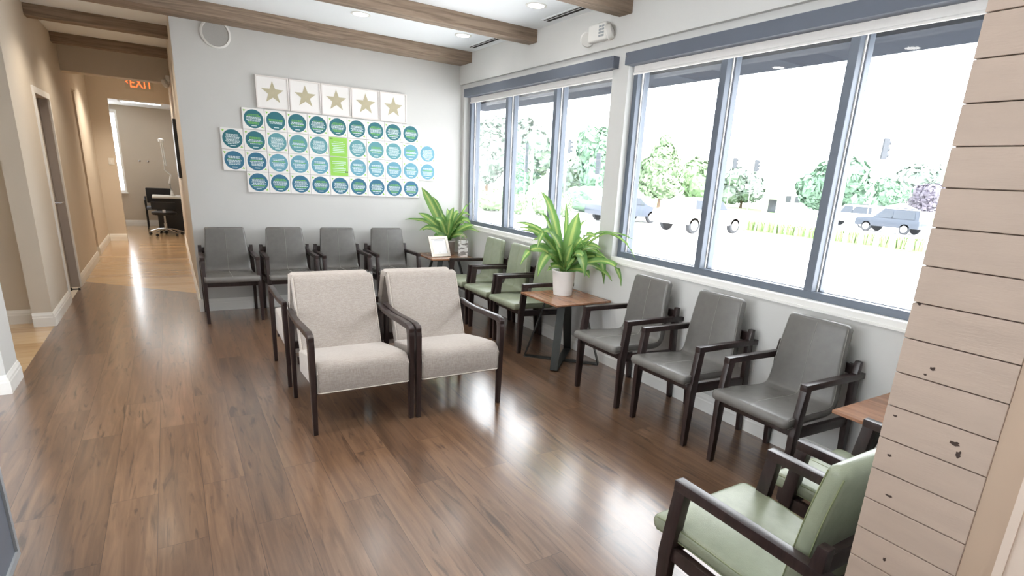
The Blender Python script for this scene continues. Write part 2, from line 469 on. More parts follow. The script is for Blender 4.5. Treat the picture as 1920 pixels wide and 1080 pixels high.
# left wall with an opening to the side corridor and a recess
w = MB()
w.box(XL-.14, XL, -.195, .86, 0, ZC)
w.box(XL-.14, XL, .86, 1.68, 2.03, ZC); w.box(XL-.14, XL, .86, 1.68, -.05, 0)
w.box(XL-.14, XL, 1.68, 3.87, 0, ZC)
w.box(XL-.40, XL-.14, 3.72, 3.87, 0, ZC)
w.box(XL-.40, XL, 3.87, 4.33, 2.34, ZC)
w.box(XL-.45, XL-.40, 3.72, 4.33, 0, 2.34)
w.box(XL-.45, XL-.02, 4.33, 6.15, 0, ZC)
struct('wall_left', w, [M['wall_warm']], 0)
struct('wall_left_pier', MB().box(-6.6, XL, -2.0, -1.67, 0, ZC), M['wall'], 0)
struct('wall_corridor', MB().box(-6.6, XL-.14, -.03, .11, 0, ZC), M['wall_warm'], 0)
w = MB()
w.box(-6.7, -6.6, -2.3, 4, 0, ZC); w.box(-6.7, -6.6, -9.3, -7.2, 0, ZC); w.box(-6.7, -6.6, -7.2, -2.3, 0, .2); w.box(-6.7, -6.6, -7.2, -2.3, 2.5, ZC)
struct('wall_far_left', w, M['wall'], 0)
e_ = sempty('added_window')        # unseen glazing added to let daylight in from the left
f = MB()
f.box(-6.68, -6.62, -7.2, -2.3, .2, .26); f.box(-6.68, -6.62, -7.2, -2.3, 2.44, 2.5)
for y in (-7.2, -5.58, -3.96, -2.36): f.box(-6.68, -6.62, y, y+.06, .26, 2.44)
f.obj('frame', M['frame'], e_, 0)
for y in (-7.14, -5.52, -3.90): MB().box(-6.653, -6.647, y, y+1.54, .26, 2.44).obj('pane', M['glass'], e_, 0)
struct('wall_behind_camera', MB().box(-6.7, .3, -9.3, -9.2, 0, ZC), M['wall'], 0)
# front wall: a return beside the opening the camera looks through
struct('wall_front', MB().box(-1.835, 0, -6.70, YF, 0, ZC), M['wall'], 0)
# hall end: header, far wall with doorway, room beyond
struct('trim_1', MB().box(XL, XR, 3.10, 3.35, 2.475, ZC), M['wall_warm'], 0)
w = MB()
w.box(-4.5, -3.80, 6.15, 6.27, 0, ZC)
w.box(-3.80, -2.90, 6.15, 6.27, 2.42, ZC)
w.box(-2.90, -1.2, 6.15, 6.27, 0, ZC)
struct('wall_hall_end', w, M['wall_warm'], 0)
w = MB()
w.box(-3.845, -1.2, 8.9, 9.02, 0, ZC); w.box(-4.6, -3.845, 8.9, 9.02, 0, .72); w.box(-4.6, -3.845, 8.9, 9.02, 2.40, ZC)
w.box(-1.2, -1.1, 6.15, 9.02, 0, ZC); w.box(-4.7, -4.6, 6.15, 9.02, 0, ZC)
struct('wall_far_room', w, M['wall_warm'], 0)
struct('ceiling_far_room', MB().box(-4.6, -1.2, 6.27, 8.9, 2.50, 2.56), M['ceil'], 0)

# baseboards (stepped profile)
def base_profile(h=.125, t=.016):
    return [(0, 0), (t, 0), (t, h*.62), (t*.8, h*.68), (t*.8, h*.80), (t*.45, h*.9), (t*.3, h), (0, h)]
def baseboard(name, runs, material=None):
    """runs: (axis, fixed coordinate of the wall face, outward sign, from, to)"""
    b = MB()
    for ax, f, sg, a, c in runs:
        pr = base_profile()
        if ax == 'y': b.prism([(f+sg*u, z) for u, z in pr], a, c, 'y')       # wall plane x=f, runs along y
        else: b.prism([(f+sg*u, z) for u, z in pr], a, c, 'x')               # wall plane y=f, runs along x
    return struct(name, b, material or M['trim'], 20)
baseboard('baseboard_back', [('x', 0, -1, XR-.016, 0)])
baseboard('baseboard_right', [('y', 0, -1, YF, -.016)])
baseboard('baseboard_left', [('y', XL, 1, -.211, .80), ('y', XL, 1, 1.74, 3.87), ('x', -.195, -1, XL-.14, XL),
                             ('y', XL, 1, -2.016, -1.67), ('x', -2.0, -1, -6.5, XL), ('x', -.03, -1, -6.5, XL-.14),
                             ('x', 4.33, -1, XL-.39, XL-.02), ('y', XL-.02, 1, 4.33, 6.15)])
baseboard('baseboard_hall', [('y', XR, -1, .0, 6.15), ('x', 6.15, -1, XL, -3.80), ('x', 8.9, -1, -4.6, -1.2)])

# ceiling beams
def beam(y0, x0, x1, label, y1=None):
    o = MB().box(x0, x1, y0, (y1 or y0+.15), 2.733, ZC+.003, .008, 2).obj('ceiling_beam', M['beam'])
    tag(o, label, 'beam', 'wooden ceiling beams')
beam(-.315, XL, -.03, 'weathered wood ceiling beam against the top of the plaque wall', -.005)
beam(-1.70, XL, -.03, 'weathered wood ceiling beam between the two rows of downlights')
beam(-3.03, XL, -.03, 'weathered wood ceiling beam ending above the emergency light')
beam(1.12, XL, XR, 'weathered wood beam crossing the hall ceiling nearest the room')
beam(2.64, XL, XR, 'weathered wood beam crossing the hall ceiling before the dropped header')

# windows
def window(name, y0, mulls, y1):
    r = sempty(name)
    z0, z1 = .932, 2.42
    f = MB()
    for xa, xb in ((.06, .105), (.13, .18)):
        t = .045
        f.box(xa, xb, y1, y0, z0, z0+t); f.box(xa, xb, y1, y0, z1-t, z1)
        f.box(xa, xb, y0-t, y0, z0+t, z1-t); f.box(xa, xb, y1, y1+t, z0+t, z1-t)
    f.box(.10, .135, y1, y0, z0, z0+.012)
    f.obj('frame', M['frame'], r, 0)
    MB().box(.106, .114, y0-.055, y0-.002, z0+.04, z1-.045).obj('bright_spacer_strip', M['trim'], r, 0)  # white strip put in for the bright line at the glazing spacer
    edges = [y0-.045]
    for ym in mulls:
        g = MB()
        g.box(.055, .105, ym-.052, ym, z0+.045, z1-.045, .003)
        g.box(.13, .18, ym-.06, ym+.008, z0+.045, z1-.045, .003)
        g.obj('mullion', M['frame'], r, 0)
        MB().box(.106, .114, ym-.058, ym+.006, z0+.045, z1-.045).obj('bright_spacer_strip', M['trim'], r, 0)
        edges += [ym, ym-.052]
    edges.append(y1+.045)
    for a, b in zip(edges[0::2], edges[1::2]):
        MB().box(.1145, .1205, b, a, z0+.03, z1-.03).obj('pane', M['glass'], r, 0)
    MB().box(-.006, .0595, y1, y0, .897, .934, .004).obj('sill', M['trim'], r, 0)
    return r
window('window_1', -.085, (-.98, -1.90), -2.815)
window('window_2', -3.005, (-3.86, -4.72), -5.62)
MB().box(-.012, .0, -9.0, 0, .884, .899).obj('trim_2', M['trim'])['kind'] = 'structure'
# canopy on the outside of the windows
struct('trim_3', MB().box(.20, .62, -9, .6, 2.345, 2.75), M['awn'], 0)

def roller_shade(label, y0, y1):
    t = thing('roller_shade', label, 'blind', (0, (y0+y1)/2, 2.38), 0, 'roller shades over the windows')
    h = (y0-y1)/2
    MB().box(-.062, .0495, -h, h, .0, .086, .003).obj('valance', M['valance'], t, 0)
    MB().box(.012, .016, -h+.03, h-.03, -.058, .0).obj('shade_cloth', M['shade'], t, 0)
    MB().lathe([(.009, -h+.03), (.009, h-.03)], (.012, 0, -.053), 10, 'y').obj('hem_bar', M['shade'], t)
    for s in (-1, 1): MB().lathe([(.004, 0), (.004, .004)], (-.066, s*(h-.02), .06), 8, 'x').obj('screw', M['chrome'], t)
roller_shade('blue-grey roller shade valance above the narrower far window', -.175, -2.885)
roller_shade('blue-grey roller shade valance above the larger near window', -3.027, -5.66)

# shiplap on the return beside the camera
sh = MB()
zz = 1.831 - .0713*40
k = 0
while zz < ZC:
    a, b = max(zz+.0010, 0), min(zz+.0713-.0010, ZC)
    if b > 0.005:
        sh.box(-1.855, -1.838, -6.312, YF+.003, a, b, .0009, 1)
    zz += .0713
o = sh.obj('shiplap_cladding', M['shiplap'], None, 0); tag(o, 'horizontal taupe shiplap boards on the wall end at right', 'wall cladding')
MB().box(-1.838, -1.835, -6.312, YF+.003, 0, ZC).obj('shiplap_backing', M['groove'], o, 0)
for y, z, a, b in ((-6.185, 1.215, .0035, .0025), (-6.252, 1.088, .006, .003), (-6.262, 1.070, .003, .005), (-6.15, 1.015, .003, .002),
                   (-6.175, 1.20, .002, .0015), (-6.168, .93, .005, .0016), (-6.135, 1.33, .002, .0015), (-6.19, .79, .002, .003), (-6.142, 1.10, .003, .0014)):
    a *= 1.35; b *= 1.35
    kn = MB(); kn.loft([[(-1.8556, y+a*math.cos(t*PI/5)*(1+.4*math.sin(t*2.3)), z+b*math.sin(t*PI/5)*(1+.4*math.cos(t*1.7))) for t in range(10)],
             [(-1.8548, y+a*math.cos(t*PI/5)*(1+.4*math.sin(t*2.3)), z+b*math.sin(t*PI/5)*(1+.4*math.cos(t*1.7))) for t in range(10)]])
    kn.obj('knot', M['knot'], o, 0)
struct('trim_4', MB().box(-1.852, -1.835, -6.362, -6.3122, 0, ZC), M['plainpost'], 0)
w = MB()
w.box(-1.868, -1.835, -6.378, -6.364, 0, ZC); w.box(-1.862, -1.835, -6.45, -6.378, 0, ZC)
struct('trim_5', w, M['casing'], 0)

# door in the left wall
d = sempty('door_1')
f = MB()
f.box(XL-.001, XL+.014, .80, .862, 0, 2.09); f.box(XL-.001, XL+.014, 1.678, 1.74, 0, 2.09); f.box(XL-.001, XL+.014, .862, 1.678, 2.03, 2.09)
f.obj('casing', M['trim'], d, 0)
MB().box(XL-.135, XL-.08, .866, 1.674, .006, 2.026).obj('leaf', M['door'], d, 0)
MB().box(XL-.078, XL-.004, .864, .93, .0, 2.028).obj('jamb_dark_strip', M['black'], d, 0)  # black strip stands in for the dark gap beside the leaf
MB().box(XL-.078, XL-.004, 1.66, 1.678, .0, 2.028).obj('jamb', M['door'], d, 0)
hd = MB(); hd.lathe([(.028, 0), (.028, .012)], (XL-.004, .945, 1.0), 16, 'x'); hd.tube([(XL+.005, .945, 1.0), (XL+.05, .945, 1.0), (XL+.055, 1.06, 1.0)], .009)
hd.obj('handle', M['chrome'], d)
st = thing('door_stop', 'small black door stop low beside the hall door', 'door stop', (XL, 1.0, 0.0))
MB().lathe([(.018, 0), (.018, .01), (.008, .012), (.008, .06), (.014, .062), (.014, .08)], (.0, 0, .10), 12, 'x').obj('bumper', M['black'], st)

# ------------------------------------------------------------------ ceiling fixtures
def downlight(x, y, label, glow, energy, col):
    t = thing('downlight', label, 'ceiling light', (x, y, ZC), 0, 'recessed ceiling downlights')
    MB().lathe([(.085, 0), (.085, -.004), (.066, -.006), (.064, 0)], n=32, cap=False).obj('trim_ring', M['plastic'], t)
    MB().lathe([(.064, -.0015), (.064, -.0035)], n=32).obj('lens', glow, t)
    downlight_lamp('downlight_lamp', (x, y, ZC-.03), energy, col)
cool = (1, .95, .88); warm = (1, .88, .72)
EM, EH = 22, 50
downlight(-.445, -.96, 'round recessed downlight near the window wall, between beam and plaque wall', M['lampglow'], EM*.6, cool)
downlight(-1.45, -.97, 'round recessed downlight above the star panels', M['lampglow'], EM*.6, cool)
downlight(-.445, -2.33, 'round recessed downlight beside the longer ceiling vent', M['lampglow'], EM*.6, cool)
downlight(-3.51, .45, 'round recessed downlight at the top edge above the hall mouth', M['warmglow'], EH, warm)
downlight(-3.47, 1.83, 'round recessed downlight half hidden behind the hall beam', M['warmglow'], EH, warm)
for x in (-1.45, -2.45, -3.45):  # unseen downlights added to brighten the seating area
    for y in (-2.33, -3.70, -5.05):
        downlight(x, y, 'added round recessed fill downlight above the seating, out of view', M['lampglow'], EM, cool)
downlight(-3.47, 4.9, 'round recessed downlight beyond the hall header', M['warmglow'], 150, warm)
downlight(-5.2, -.9, 'added unseen round downlight in the side corridor', M['warmglow'], 40, warm)  # unseen lamp added to light the corridor
downlight(-5.2, -5.2, 'added unseen round downlight over the reception area', M['lampglow'], 50, cool)  # unseen lamp added for brightness on the reception side
for x in (-2.2, -3.4, -4.6):  # unseen lamps added behind the camera for brightness
    downlight(x, -7.9, 'added unseen round downlight behind the camera position', M['warmglow'], 60, (1, .91, .8))

def vent(x, y0, y1, label):
    t = thing('ceiling_vent', label, 'vent', (x, (y0+y1)/2, ZC), 0, 'linear slot vents')
    h = (y1-y0)/2
    MB().box(-.05, .05, -h-.02, h+.02, -.004, .001).obj('frame', M['ceil'], t, 0)
    for dx, ww in ((-.024, .007), (.012, .014)):
        MB().box(dx-ww, dx+ww, -h, h, -.0055, -.0045).obj('slot', M['slot'], t, 0)
vent(-.145, -1.13, -.54, 'slim two-slot ceiling vent closest to the plaque wall')
vent(-.145, -2.60, -2.02, 'slim two-slot ceiling vent above the emergency light')

# emergency light on the window header
t = thing('emergency_light', 'white emergency light with two round heads above the window pier', 'emergency light', (-.035, -2.68, 2.66))
MB().box(-.055, 0, -.115, .115, -.07, .06, .018, 3).obj('housing', M['plastic'], t)
for s, zc in ((1, -.02), (-1, -.01)):
    h = MB().lathe([(.012, .0), (.05, -.012), (.058, -.03), (.058, -.05), (.05, -.058)], (0, 0, 0), 24, 'x')
    oo = h.obj('lamp_head', M['plastic'], t); oo.location = (-.015, s*.165, zc); oo.rotation_euler = (0, -.35, s*.9)
lb = MB()
for r in range(4):
    for c in range(2): lb.box(-.0562, -.0552, -.095+c*.036, -.064+c*.036, -.045+r*.022, -.030+r*.022)
lb.obj('printed_label', M['greylabel'], t, 0)

# wall speaker
t = thing('wall_speaker', 'round white flush wall speaker under the beam at left', 'speaker', (-2.538, 0, 2.652))
MB().lathe([(.128, 0), (.128, -.012), (.112, -.016), (.108, -.006)], (0, 0, 0), 48, 'y', False).obj('ring', M['plastic'], t)
MB().lathe([(.108, 0), (.108, -.008)], (0, 0, 0), 48, 'y').obj('grille', M['speaker'], t)

# outlet under the near window
t = thing('wall_outlet', 'white duplex outlet plate low on window wall between grey chairs', 'outlet', (0, -4.465, .44))
MB().box(-.007, 0, -.058, .058, -.036, .036, .002).obj('plate', M['plastic'], t, 0)
s = MB()
for dy in (-.024, .024): s.box(-.009, -.006, dy-.014, dy+.014, -.016, .016, .001)
s.obj('socket', M['trim'], t, 0)

# ------------------------------------------------------------------ star panels and testimonial plaques
def star_mesh():
    b = MB(); lo = []; hi = []
    for k in range(10):
        a = PI/2 + k*PI/5; r = .108 if k % 2 == 0 else .044
        lo.append((r*math.cos(a), -.0205, r*math.sin(a))); hi.append((r*math.cos(a), -.0222, r*math.sin(a)))
    b.loft([lo, hi]); return b.mesh('star', M['star'], 0)
def frame_mesh(sz, t, dpt, mt):
    b = MB(); h = sz/2
    b.box(-h, h, -dpt, 0, h-t, h); b.box(-h, h, -dpt, 0, -h, -h+t)
    b.box(-h, -h+t, -dpt, 0, -h+t, h-t); b.box(h-t, h, -dpt, 0, -h+t, h-t)
    return b.mesh('frame', mt, 0)
sm = star_mesh(); fm = frame_mesh(.303, .012, .028, M['canvas_edge'])
pm = MB().box(-.139, .139, -.0205, 0, -.139, .139).mesh('panel', M['print_white'], 0)
ORD = ['first', 'second', 'third', 'fourth', 'fifth', 'sixth', 'seventh', 'eighth', 'ninth', 'tenth', 'eleventh']
for i in range(5):
    nm = ['leftmost', 'second from left', 'middle', 'second from right', 'rightmost'][i]
    t = thing('star_panel', 'white framed square panel with a gold star, %s of the five stars' % nm, 'wall art', (-2.234+.1515+i*.3085, 0, 2.343-.1515), 0, 'gold star panels')
    link('frame', fm, t); link('panel', pm, t); link('star', sm, t)

S = .2032
tile_m = MB().box(-.0997, .0997, -.018, 0, -.0997, .0997, .001, 1).mesh('board', M['print_white'], 0)
disc_m = {}
for kk in ('teal', 'teal2', 'blue', 'blue2'):
    disc_m[kk] = MB().lathe([(.088, -.0175), (.088, -.0187)], (.002, 0, 0), 40, 'y').mesh('disc', M[kk], 0)
def text_meshes(seed, rows, zt, greens):
    rnd = random.Random(seed); a = MB(); g = MB()
    step = .0122; z = zt
    for r in range(rows):
        half = math.sqrt(max(.001, .072**2 - z*z))*rnd.uniform(.72, .96)
        x = -half
        use = g if r in greens else a
        while x < half:
            wl = rnd.uniform(.008, .022)
            e = min(x+wl, half)
            use.box(.002+x, .002+e, -.0195, -.0186, z-.0036, z+.0036)
            x = e+.0035
        z -= step
    a.box(-.022, .026, -.0195, -.0186, -.068, -.061)
    return a.mesh('print_lines', M['texw'], 0), (g.mesh('green_print_lines', M['limetext'], 0) if greens else None)
TX = [text_meshes(1, 8, .038, (0, 6)), text_meshes(2, 4, .012, (0, 1)), text_meshes(3, 6, .028, (0, 1, 4)),
      text_meshes(4, 8, .04, (0, 1, 6, 7)), text_meshes(5, 7, .035, (2,)), text_meshes(6, 8, .04, ())]
def sprig(cx, cz, rt):
    pts = []
    for k in range(24):
        q = 2*PI*k/24; r = .0065 + .0065*max(0, math.cos(3*(q-rt)))**1.2
        pts.append((cx+r*math.cos(q), cz+r*math.sin(q)))
    return MB().prism(pts, -.0197, -.0178, 'y').mesh('leaf_sprig', M['lime'], 0)
accent_m = [sprig(-.078, .074, 2.4), sprig(.078, -.072, -.7)]
ROWN = ['top', 'second', 'third', 'bottom']
CN = {'teal': 'dark teal', 'teal2': 'pale teal', 'blue': 'deep slate blue', 'blue2': 'soft pale blue'}
gl_m = MB().box(-.0935, .0935, -.0187, -.0175, -.097, .097).mesh('lime_face', M['lime'], 0)
def green_lines(n, z0, quote_top):
    b = MB(); rnd = random.Random(n); z = z0
    for r in range(7):
        h = rnd.uniform(.045, .075); b.box(-h, h, -.0196, -.0186, z-.003, z+.003); z -= .018
    return b.mesh('print_lines', M['texw'], 0)
qm = MB()
for dx in (0, .016): qm.prism([(-.006+dx, 0), (.005+dx, 0), (.005+dx, .009), (.001+dx, .016), (-.004+dx, .016), (-.002+dx, .009), (-.006+dx, .009)], -.0197, -.0186, 'y')
quote_m = qm.mesh('quote_mark', M['signal'], 0)
for row in range(4):
    c0, c1 = (1, 9) if row in (0, 3) else (0, 10)
    for c in range(c0, c1+1):
        loc = (-2.581+S*(c+.5), 0, 1.827+S*(1-row)-S*.5)
        if c == 5 and row in (1, 2):
            t = thing('quote_plaque', 'solid lime green plaque with pale print, %s of the green pair' % ('upper' if row == 1 else 'lower'), 'wall art', loc, 0, 'testimonial plaques')
            link('board', tile_m, t); link('lime_face', gl_m, t); link('print_lines', green_lines(row, .05, row == 1), t)
            q = link('quote_mark', quote_m, t); q.location = (-.08, 0, .075) if row == 1 else (.07, 0, -.062)
            continue
        if row in (1, 2) and (2 <= c <= 4 or c in (6, 7, 8)): kk = 'teal2' if row == 1 else 'blue2'
        elif row in (1, 2) and c >= 9: kk = 'blue2'
        else: kk = 'teal' if row < 2 else 'blue'
        n = c-c0
        idx = ORD[n]
        t = thing('testimonial_plaque', 'square white plaque with %s disc, %s from left in the %s plaque row' % (CN[kk], idx, ROWN[row]), 'wall art', loc, 0, 'testimonial plaques')
        link('board', tile_m, t)
        dd = link('disc', disc_m[kk], t)
        v = 1 if (row == 0 and c == 2) else (2 if (row == 0 and c == 3) else (c*3+row*5) % 6)
        if v == 1 and not (row == 0 and c == 2): v = 4
        wl, gr = TX[v]
        link('print_lines', wl, dd)
        if gr: link('green_print_lines', gr, dd)
        link('leaf_sprig', accent_m[0], t); link('leaf_sprig', accent_m[1], t)

# ------------------------------------------------------------------ guest chair (front is -y, wall at y=0)
def rrect(w, th, r, n=3):
    """rounded rectangle in (u,v): u width, v thickness"""
    pts = []
    for cx, cy, a0 in ((w/2-r, th/2-r, 0), (-w/2+r, th/2-r, 90), (-w/2+r, -th/2+r, 180), (w/2-r, -th/2+r, 270)):
        for k in range(n+1):
            a = math.radians(a0+90*k/n); pts.append((cx+r*math.cos(a), cy+r*math.sin(a)))
    return pts
PROF = catmull([(0, -.612, .428), (0, -.58, .430), (0, -.45, .428), (0, -.30, .418), (0, -.215, .418), (0, -.172, .438), (0, -.152, .49),
                (0, -.143, .58), (0, -.128, .72), (0, -.105, .852)], 5)
def prof_w(i):
    y, z = PROF[i].y, PROF[i].z
    if z < .45 and y < -.2: return .475 - (y+.612)/.412*.055
    return .42 - (z-.42)/.43*.065
def frame_at(i):
    d = (PROF[min(i+1, len(PROF)-1)] - PROF[max(i-1, 0)]).normalized()
    return d, Vector((0, -d.z, d.y))     # tangent, normal (towards the sitter)
def shell(i0, i1, end0, end1):
    b = MB(); loops = []
    th = .056
    def loop(i, shrink=0.0, push=0.0):
        d, nrm = frame_at(i); c = PROF[i] + d*push
        w = prof_w(i) - shrink
        return [c + Vector((u, 0, 0)) + nrm*v for u, v in rrect(w, th-shrink, min(.02, (th-shrink)/2-.001))]
    if end0:
        for s, p in ((.040, -.024), (.018, -.019), (.005, -.010)): loops.append(loop(i0, s, p))
    for i in range(i0, i1+1): loops.append(loop(i))
    if end1:
        for s, p in ((.005, .008), (.018, .016), (.040, .021)): loops.append(loop(i1, s, p))
    b.loft(loops); return b
SPLIT = next(i for i, p in enumerate(PROF) if p.y > -.20)
def line_on(i0, i1, u, r, off=.028):
    return [PROF[i] + Vector((u(i) if callable(u) else u, 0, 0)) + frame_at(i)[1]*off for i in range(i0, i1+1)]
def make_chair(color, label, loc, rz, group):
    lm = M['leather_'+color]; stm = M['stitch_'+color]
    t = thing('guest_chair', label, 'chair', loc, rz, group)
    seat = shell(0, SPLIT, True, False).obj('seat', lm, t, 60)
    back = shell(SPLIT, len(PROF)-1, False, True).obj('backrest', lm, t, 60)
    n = len(PROF)-1
    MB().tube(line_on(0, SPLIT, 0, .0016), .0016, 5).obj('seam', stm, seat)
    MB().tube(line_on(SPLIT, n, 0, .0016), .0016, 5).obj('seam', stm, back)
    for s in (-1, 1):
        for off in (.022, -.022):
            MB().tube(line_on(0, SPLIT, lambda i, s=s: s*(prof_w(i)/2-.005), .002, off), .0024, 5).obj('piping', stm, seat)
            MB().tube(line_on(SPLIT, n, lambda i, s=s: s*(prof_w(i)/2-.005), .002, off), .0024, 5).obj('piping', stm, back)
    dw = M['dwood']
    for s in (-1, 1):
        x = s*.2335
        b = MB(); b.bar([(x, -.555, 0, .028, .034), (x, -.548, .36, .034, .052), (x, -.520, .598, .036, .046)], 'z', .003); b.obj('leg', dw, t, 30)
        b = MB(); b.bar([(x, -.034, 0, .028, .034), (x*.99, -.062, .36, .034, .046), (x*.985, -.072, .60, .034, .042), (x*.98, -.062, .69, .032, .030)], 'z', .003); b.obj('leg', dw, t, 30)
        b = MB(); b.bar([(x, -.544, .614, .038, .034), (x, -.30, .612, .038, .034), (x*.99, -.088, .607, .036, .036), (x*.982, .002, .603, .034, .032)], 'y', .003); b.obj('armrest', dw, t, 30)
        b = MB(); b.bar([(x*.985, -.53, .366, .026, .05), (x*.98, -.085, .35, .026, .05)], 'y', .002); b.obj('side_rail', dw, t, 30)
    b = MB(); b.bar([(-.218, -.545, .375, .026, .045), (.218, -.545, .375, .026, .045)], 'x', .002); b.obj('front_rail', dw, t, 30)
    b = MB(); b.bar([(-.218, -.062, .64, .024, .055), (.218, -.062, .64, .024, .055)], 'x', .002); b.obj('back_rail', dw, t, 30)
    return t
GB = 'grey leather armchairs'; GG = 'green leather armchairs'
grey0 = make_chair('grey', 'grey leather armchair at the left end of the back wall row', (-2.632, 0, 0), 0, GB)
dup(grey0, (-2.08, 0, 0), 0, 'grey leather armchair second from left along the plaque wall')
dup(grey0, (-1.54, 0, 0), 0, 'grey leather armchair third from left along the plaque wall')
dup(grey0, (-.985, 0, 0), 0, 'grey leather armchair beside the corner table under the plaques')
WR = -PI/2
dup(grey0, (0, -3.635, 0), WR, 'grey leather armchair under the near window, beside the potted plant table')
dup(grey0, (0, -4.275, 0), WR, 'middle grey leather armchair under the near window')
dup(grey0, (0, -4.955, 0), WR, 'grey leather armchair under the near window, closest to the shiplap')
green0 = make_chair('green', 'green leather armchair by the window nearest the corner table', (0, -1.17, 0), WR, GG)
dup(green0, (0, -1.725, 0), WR, 'middle green leather armchair under the far window')
dup(green0, (0, -2.265, 0), WR, 'green leather armchair behind the big potted plant')
dup(green0, (-1.545, -6.095, 0), PI, 'large green leather armchair in the foreground, cut by the frame bottom')
dup(green0, (-.905, -6.10, 0), PI, 'green leather armchair half hidden behind the foreground chair')

# ------------------------------------------------------------------ linen lounge chairs (front is -y)
def make_lounge(label, loc, rz, group):
    t = thing('lounge_chair', label, 'armchair', loc, rz, group)
    # seat
    prof = [(-.338, .262), (-.344, .30), (-.344, .385), (-.336, .415), (-.315, .434), (-.28, .442), (-.12, .425), (.05, .398), (.19, .374), (.20, .225), (-.05, .245)]
    b = MB(); loops = []
    for x, sc in ((-.272, .0), (-.270, .4), (-.262, .8), (-.245, 1.0), (-.12, 1.12), (0, 1.16), (.12, 1.12), (.245, 1.0), (.262, .8), (.270, .4), (.272, .0)):
        lp = []
        for (y, z) in prof:
            top = z > .36
            lp.append((x, y + (0.012*(1-min(sc, 1)) if y < -.2 else 0), z + ((sc-1)*.012 if top else (1-min(sc, 1))*.006)))
        loops.append(lp)
    b.loft(loops); seat = b.obj('seat', M['linen'], t, 50)
    wl = MB()
    xs = .268
    wl.tube([(-xs, .17, .232), (-xs, -.05, .247), (-xs, -.335, .262), (-xs*.96, -.345, .263), (xs*.96, -.345, .263), (xs, -.335, .262), (xs, -.05, .247), (xs, .17, .232)], .0035, 6)
    wl.obj('welt', M['welt'], seat)
    for s in (-1, 1): MB().tube([(s*.269, -.338, .265), (s*.269, -.342, .38), (s*.266, -.328, .412), (s*.264, -.28, .434), (s*.264, .05, .392)], .003, 6).obj('welt', M['welt'], seat)
    # back
    d = Vector((0, .20, .50)).normalized(); nn = Vector((0, d.z, -d.y))
    base = Vector((0, .112, .22)); Lh = .66
    b = MB(); loops = []
    for h, wd, th in ((0, .50, .05), (.012, .518, .066), (.05, .525, .072), (.33, .525, .075), (Lh-.05, .525, .072), (Lh-.014, .520, .064), (Lh, .505, .046)):
        c = base + d*h + nn*.036
        loops.append([c + Vector((u, 0, 0)) + nn*v for u, v in rrect(wd, th, min(.022, th/2-.001))])
    b.loft(loops); back = b.obj('backrest', M['linen'], t, 50)
    for s in (-1, 1):
        for v in (-.034, .034):
            MB().tube([base + d*h + nn*(.036+v) + Vector((s*.256, 0, 0)) for h in (.03, .3, Lh-.02)], .003, 6).obj('welt', M['welt'], back)
    dw = M['dwood']
    for s in (-1, 1):
        x = s*.2905
        b = MB(); b.bar([(x, -.315, 0, .026, .032), (x, -.318, .30, .032, .042), (x, -.318, .55, .034, .05), (x, -.308, .588, .035, .056)], 'z', .004); b.obj('leg', dw, t, 35)
        b = MB(); b.bar([(x, .318, 0, .026, .03), (x, .316, .30, .030, .036), (x, .305, .592, .032, .05)], 'z', .004); b.obj('leg', dw, t, 35)
        b = MB(); b.bar([(x, -.340, .584, .034, .026), (x, -.325, .594, .036, .034), (x, -.27, .602, .038, .036), (x, -.12, .599, .038, .032), (x, .05, .590, .037, .029), (x, .20, .594, .035, .028), (x, .30, .604, .034, .028), (x, .335, .606, .033, .024)], 'y', .005); b.obj('armrest', dw, t, 60)
    b = MB(); b.bar([(-.276, .25, .285, .03, .05), (.276, .25, .285, .03, .05)], 'x', .002); b.obj('rear_rail', dw, t, 30)
    b = MB(); b.bar([(-.276, -.24, .236, .03, .03), (.276, -.24, .236, .03, .03)], 'x', .002); b.obj('front_rail', dw, t, 30)
    return t
GL = 'oatmeal linen lounge chairs'
l0 = make_lounge('oatmeal linen lounge chair facing the camera, left of the pair', (-2.185, -3.108, 0), 0, GL)
dup(l0, (-1.560, -3.115, 0), 0, 'oatmeal linen lounge chair facing the camera, right of the pair')
dup(l0, (-2.185, -2.248, 0), PI, 'oatmeal linen lounge chair facing away, behind the left front one')
dup(l0, (-1.560, -2.25, 0), PI, 'oatmeal linen lounge chair facing away, behind the right front one')

# ------------------------------------------------------------------ side tables
def make_table(label, loc, group):
    t = thing('side_table', label, 'table', loc, 0, group)
    h = .278
    top = MB().box(-h, h, -h, h, .556, .572, .002, 1).obj('tabletop', M['tabletop'], t, 0)
    e = MB(); e.loft([[(-h+.04, -h+.04, .543), (h-.04, -h+.04, .543), (h-.04, h-.04, .543), (-h+.04, h-.04, .543)],
                      [(-h, -h, .5562), (h, -h, .5562), (h, h, .5562), (-h, h, .5562)]]); e.obj('under_bevel', M['tabledge'], top, 0)
    for k, ang in enumerate((-PI/4, PI/4)):
        b = MB(); ca, sa = math.cos(ang), math.sin(ang)
        W = .032; T = .008
        zf = .004 + k*.0085; zt = .5425 - k*.0085
        fl, tp = .33, .158
        def strap(p, q):
            (s0, z0), (s1, z1) = p, q
            dv = Vector((s1-s0, z1-z0)).normalized(); nv = Vector((-dv.y, dv.x))*T/2
            loops = []
            for s_, z_ in ((s0, z0), (s1, z1)):
                lp = []
                for a_, w_ in ((1, -W), (1, W), (-1, W), (-1, -W)):
                    ss, zz_ = s_+nv.x*a_, z_+nv.y*a_
                    lp.append((ss*ca-w_*sa, ss*sa+w_*ca, zz_))
                loops.append(lp)
            b.loft(loops)
        strap((-fl, zf), (fl, zf)); strap((fl, zf), (tp, zt)); strap((tp, zt), (-tp, zt)); strap((-tp, zt), (-fl, zf))
        b.obj('strap_leg_frame', M['blackmetal'], t, 0)
    return t
GT = 'walnut side tables'
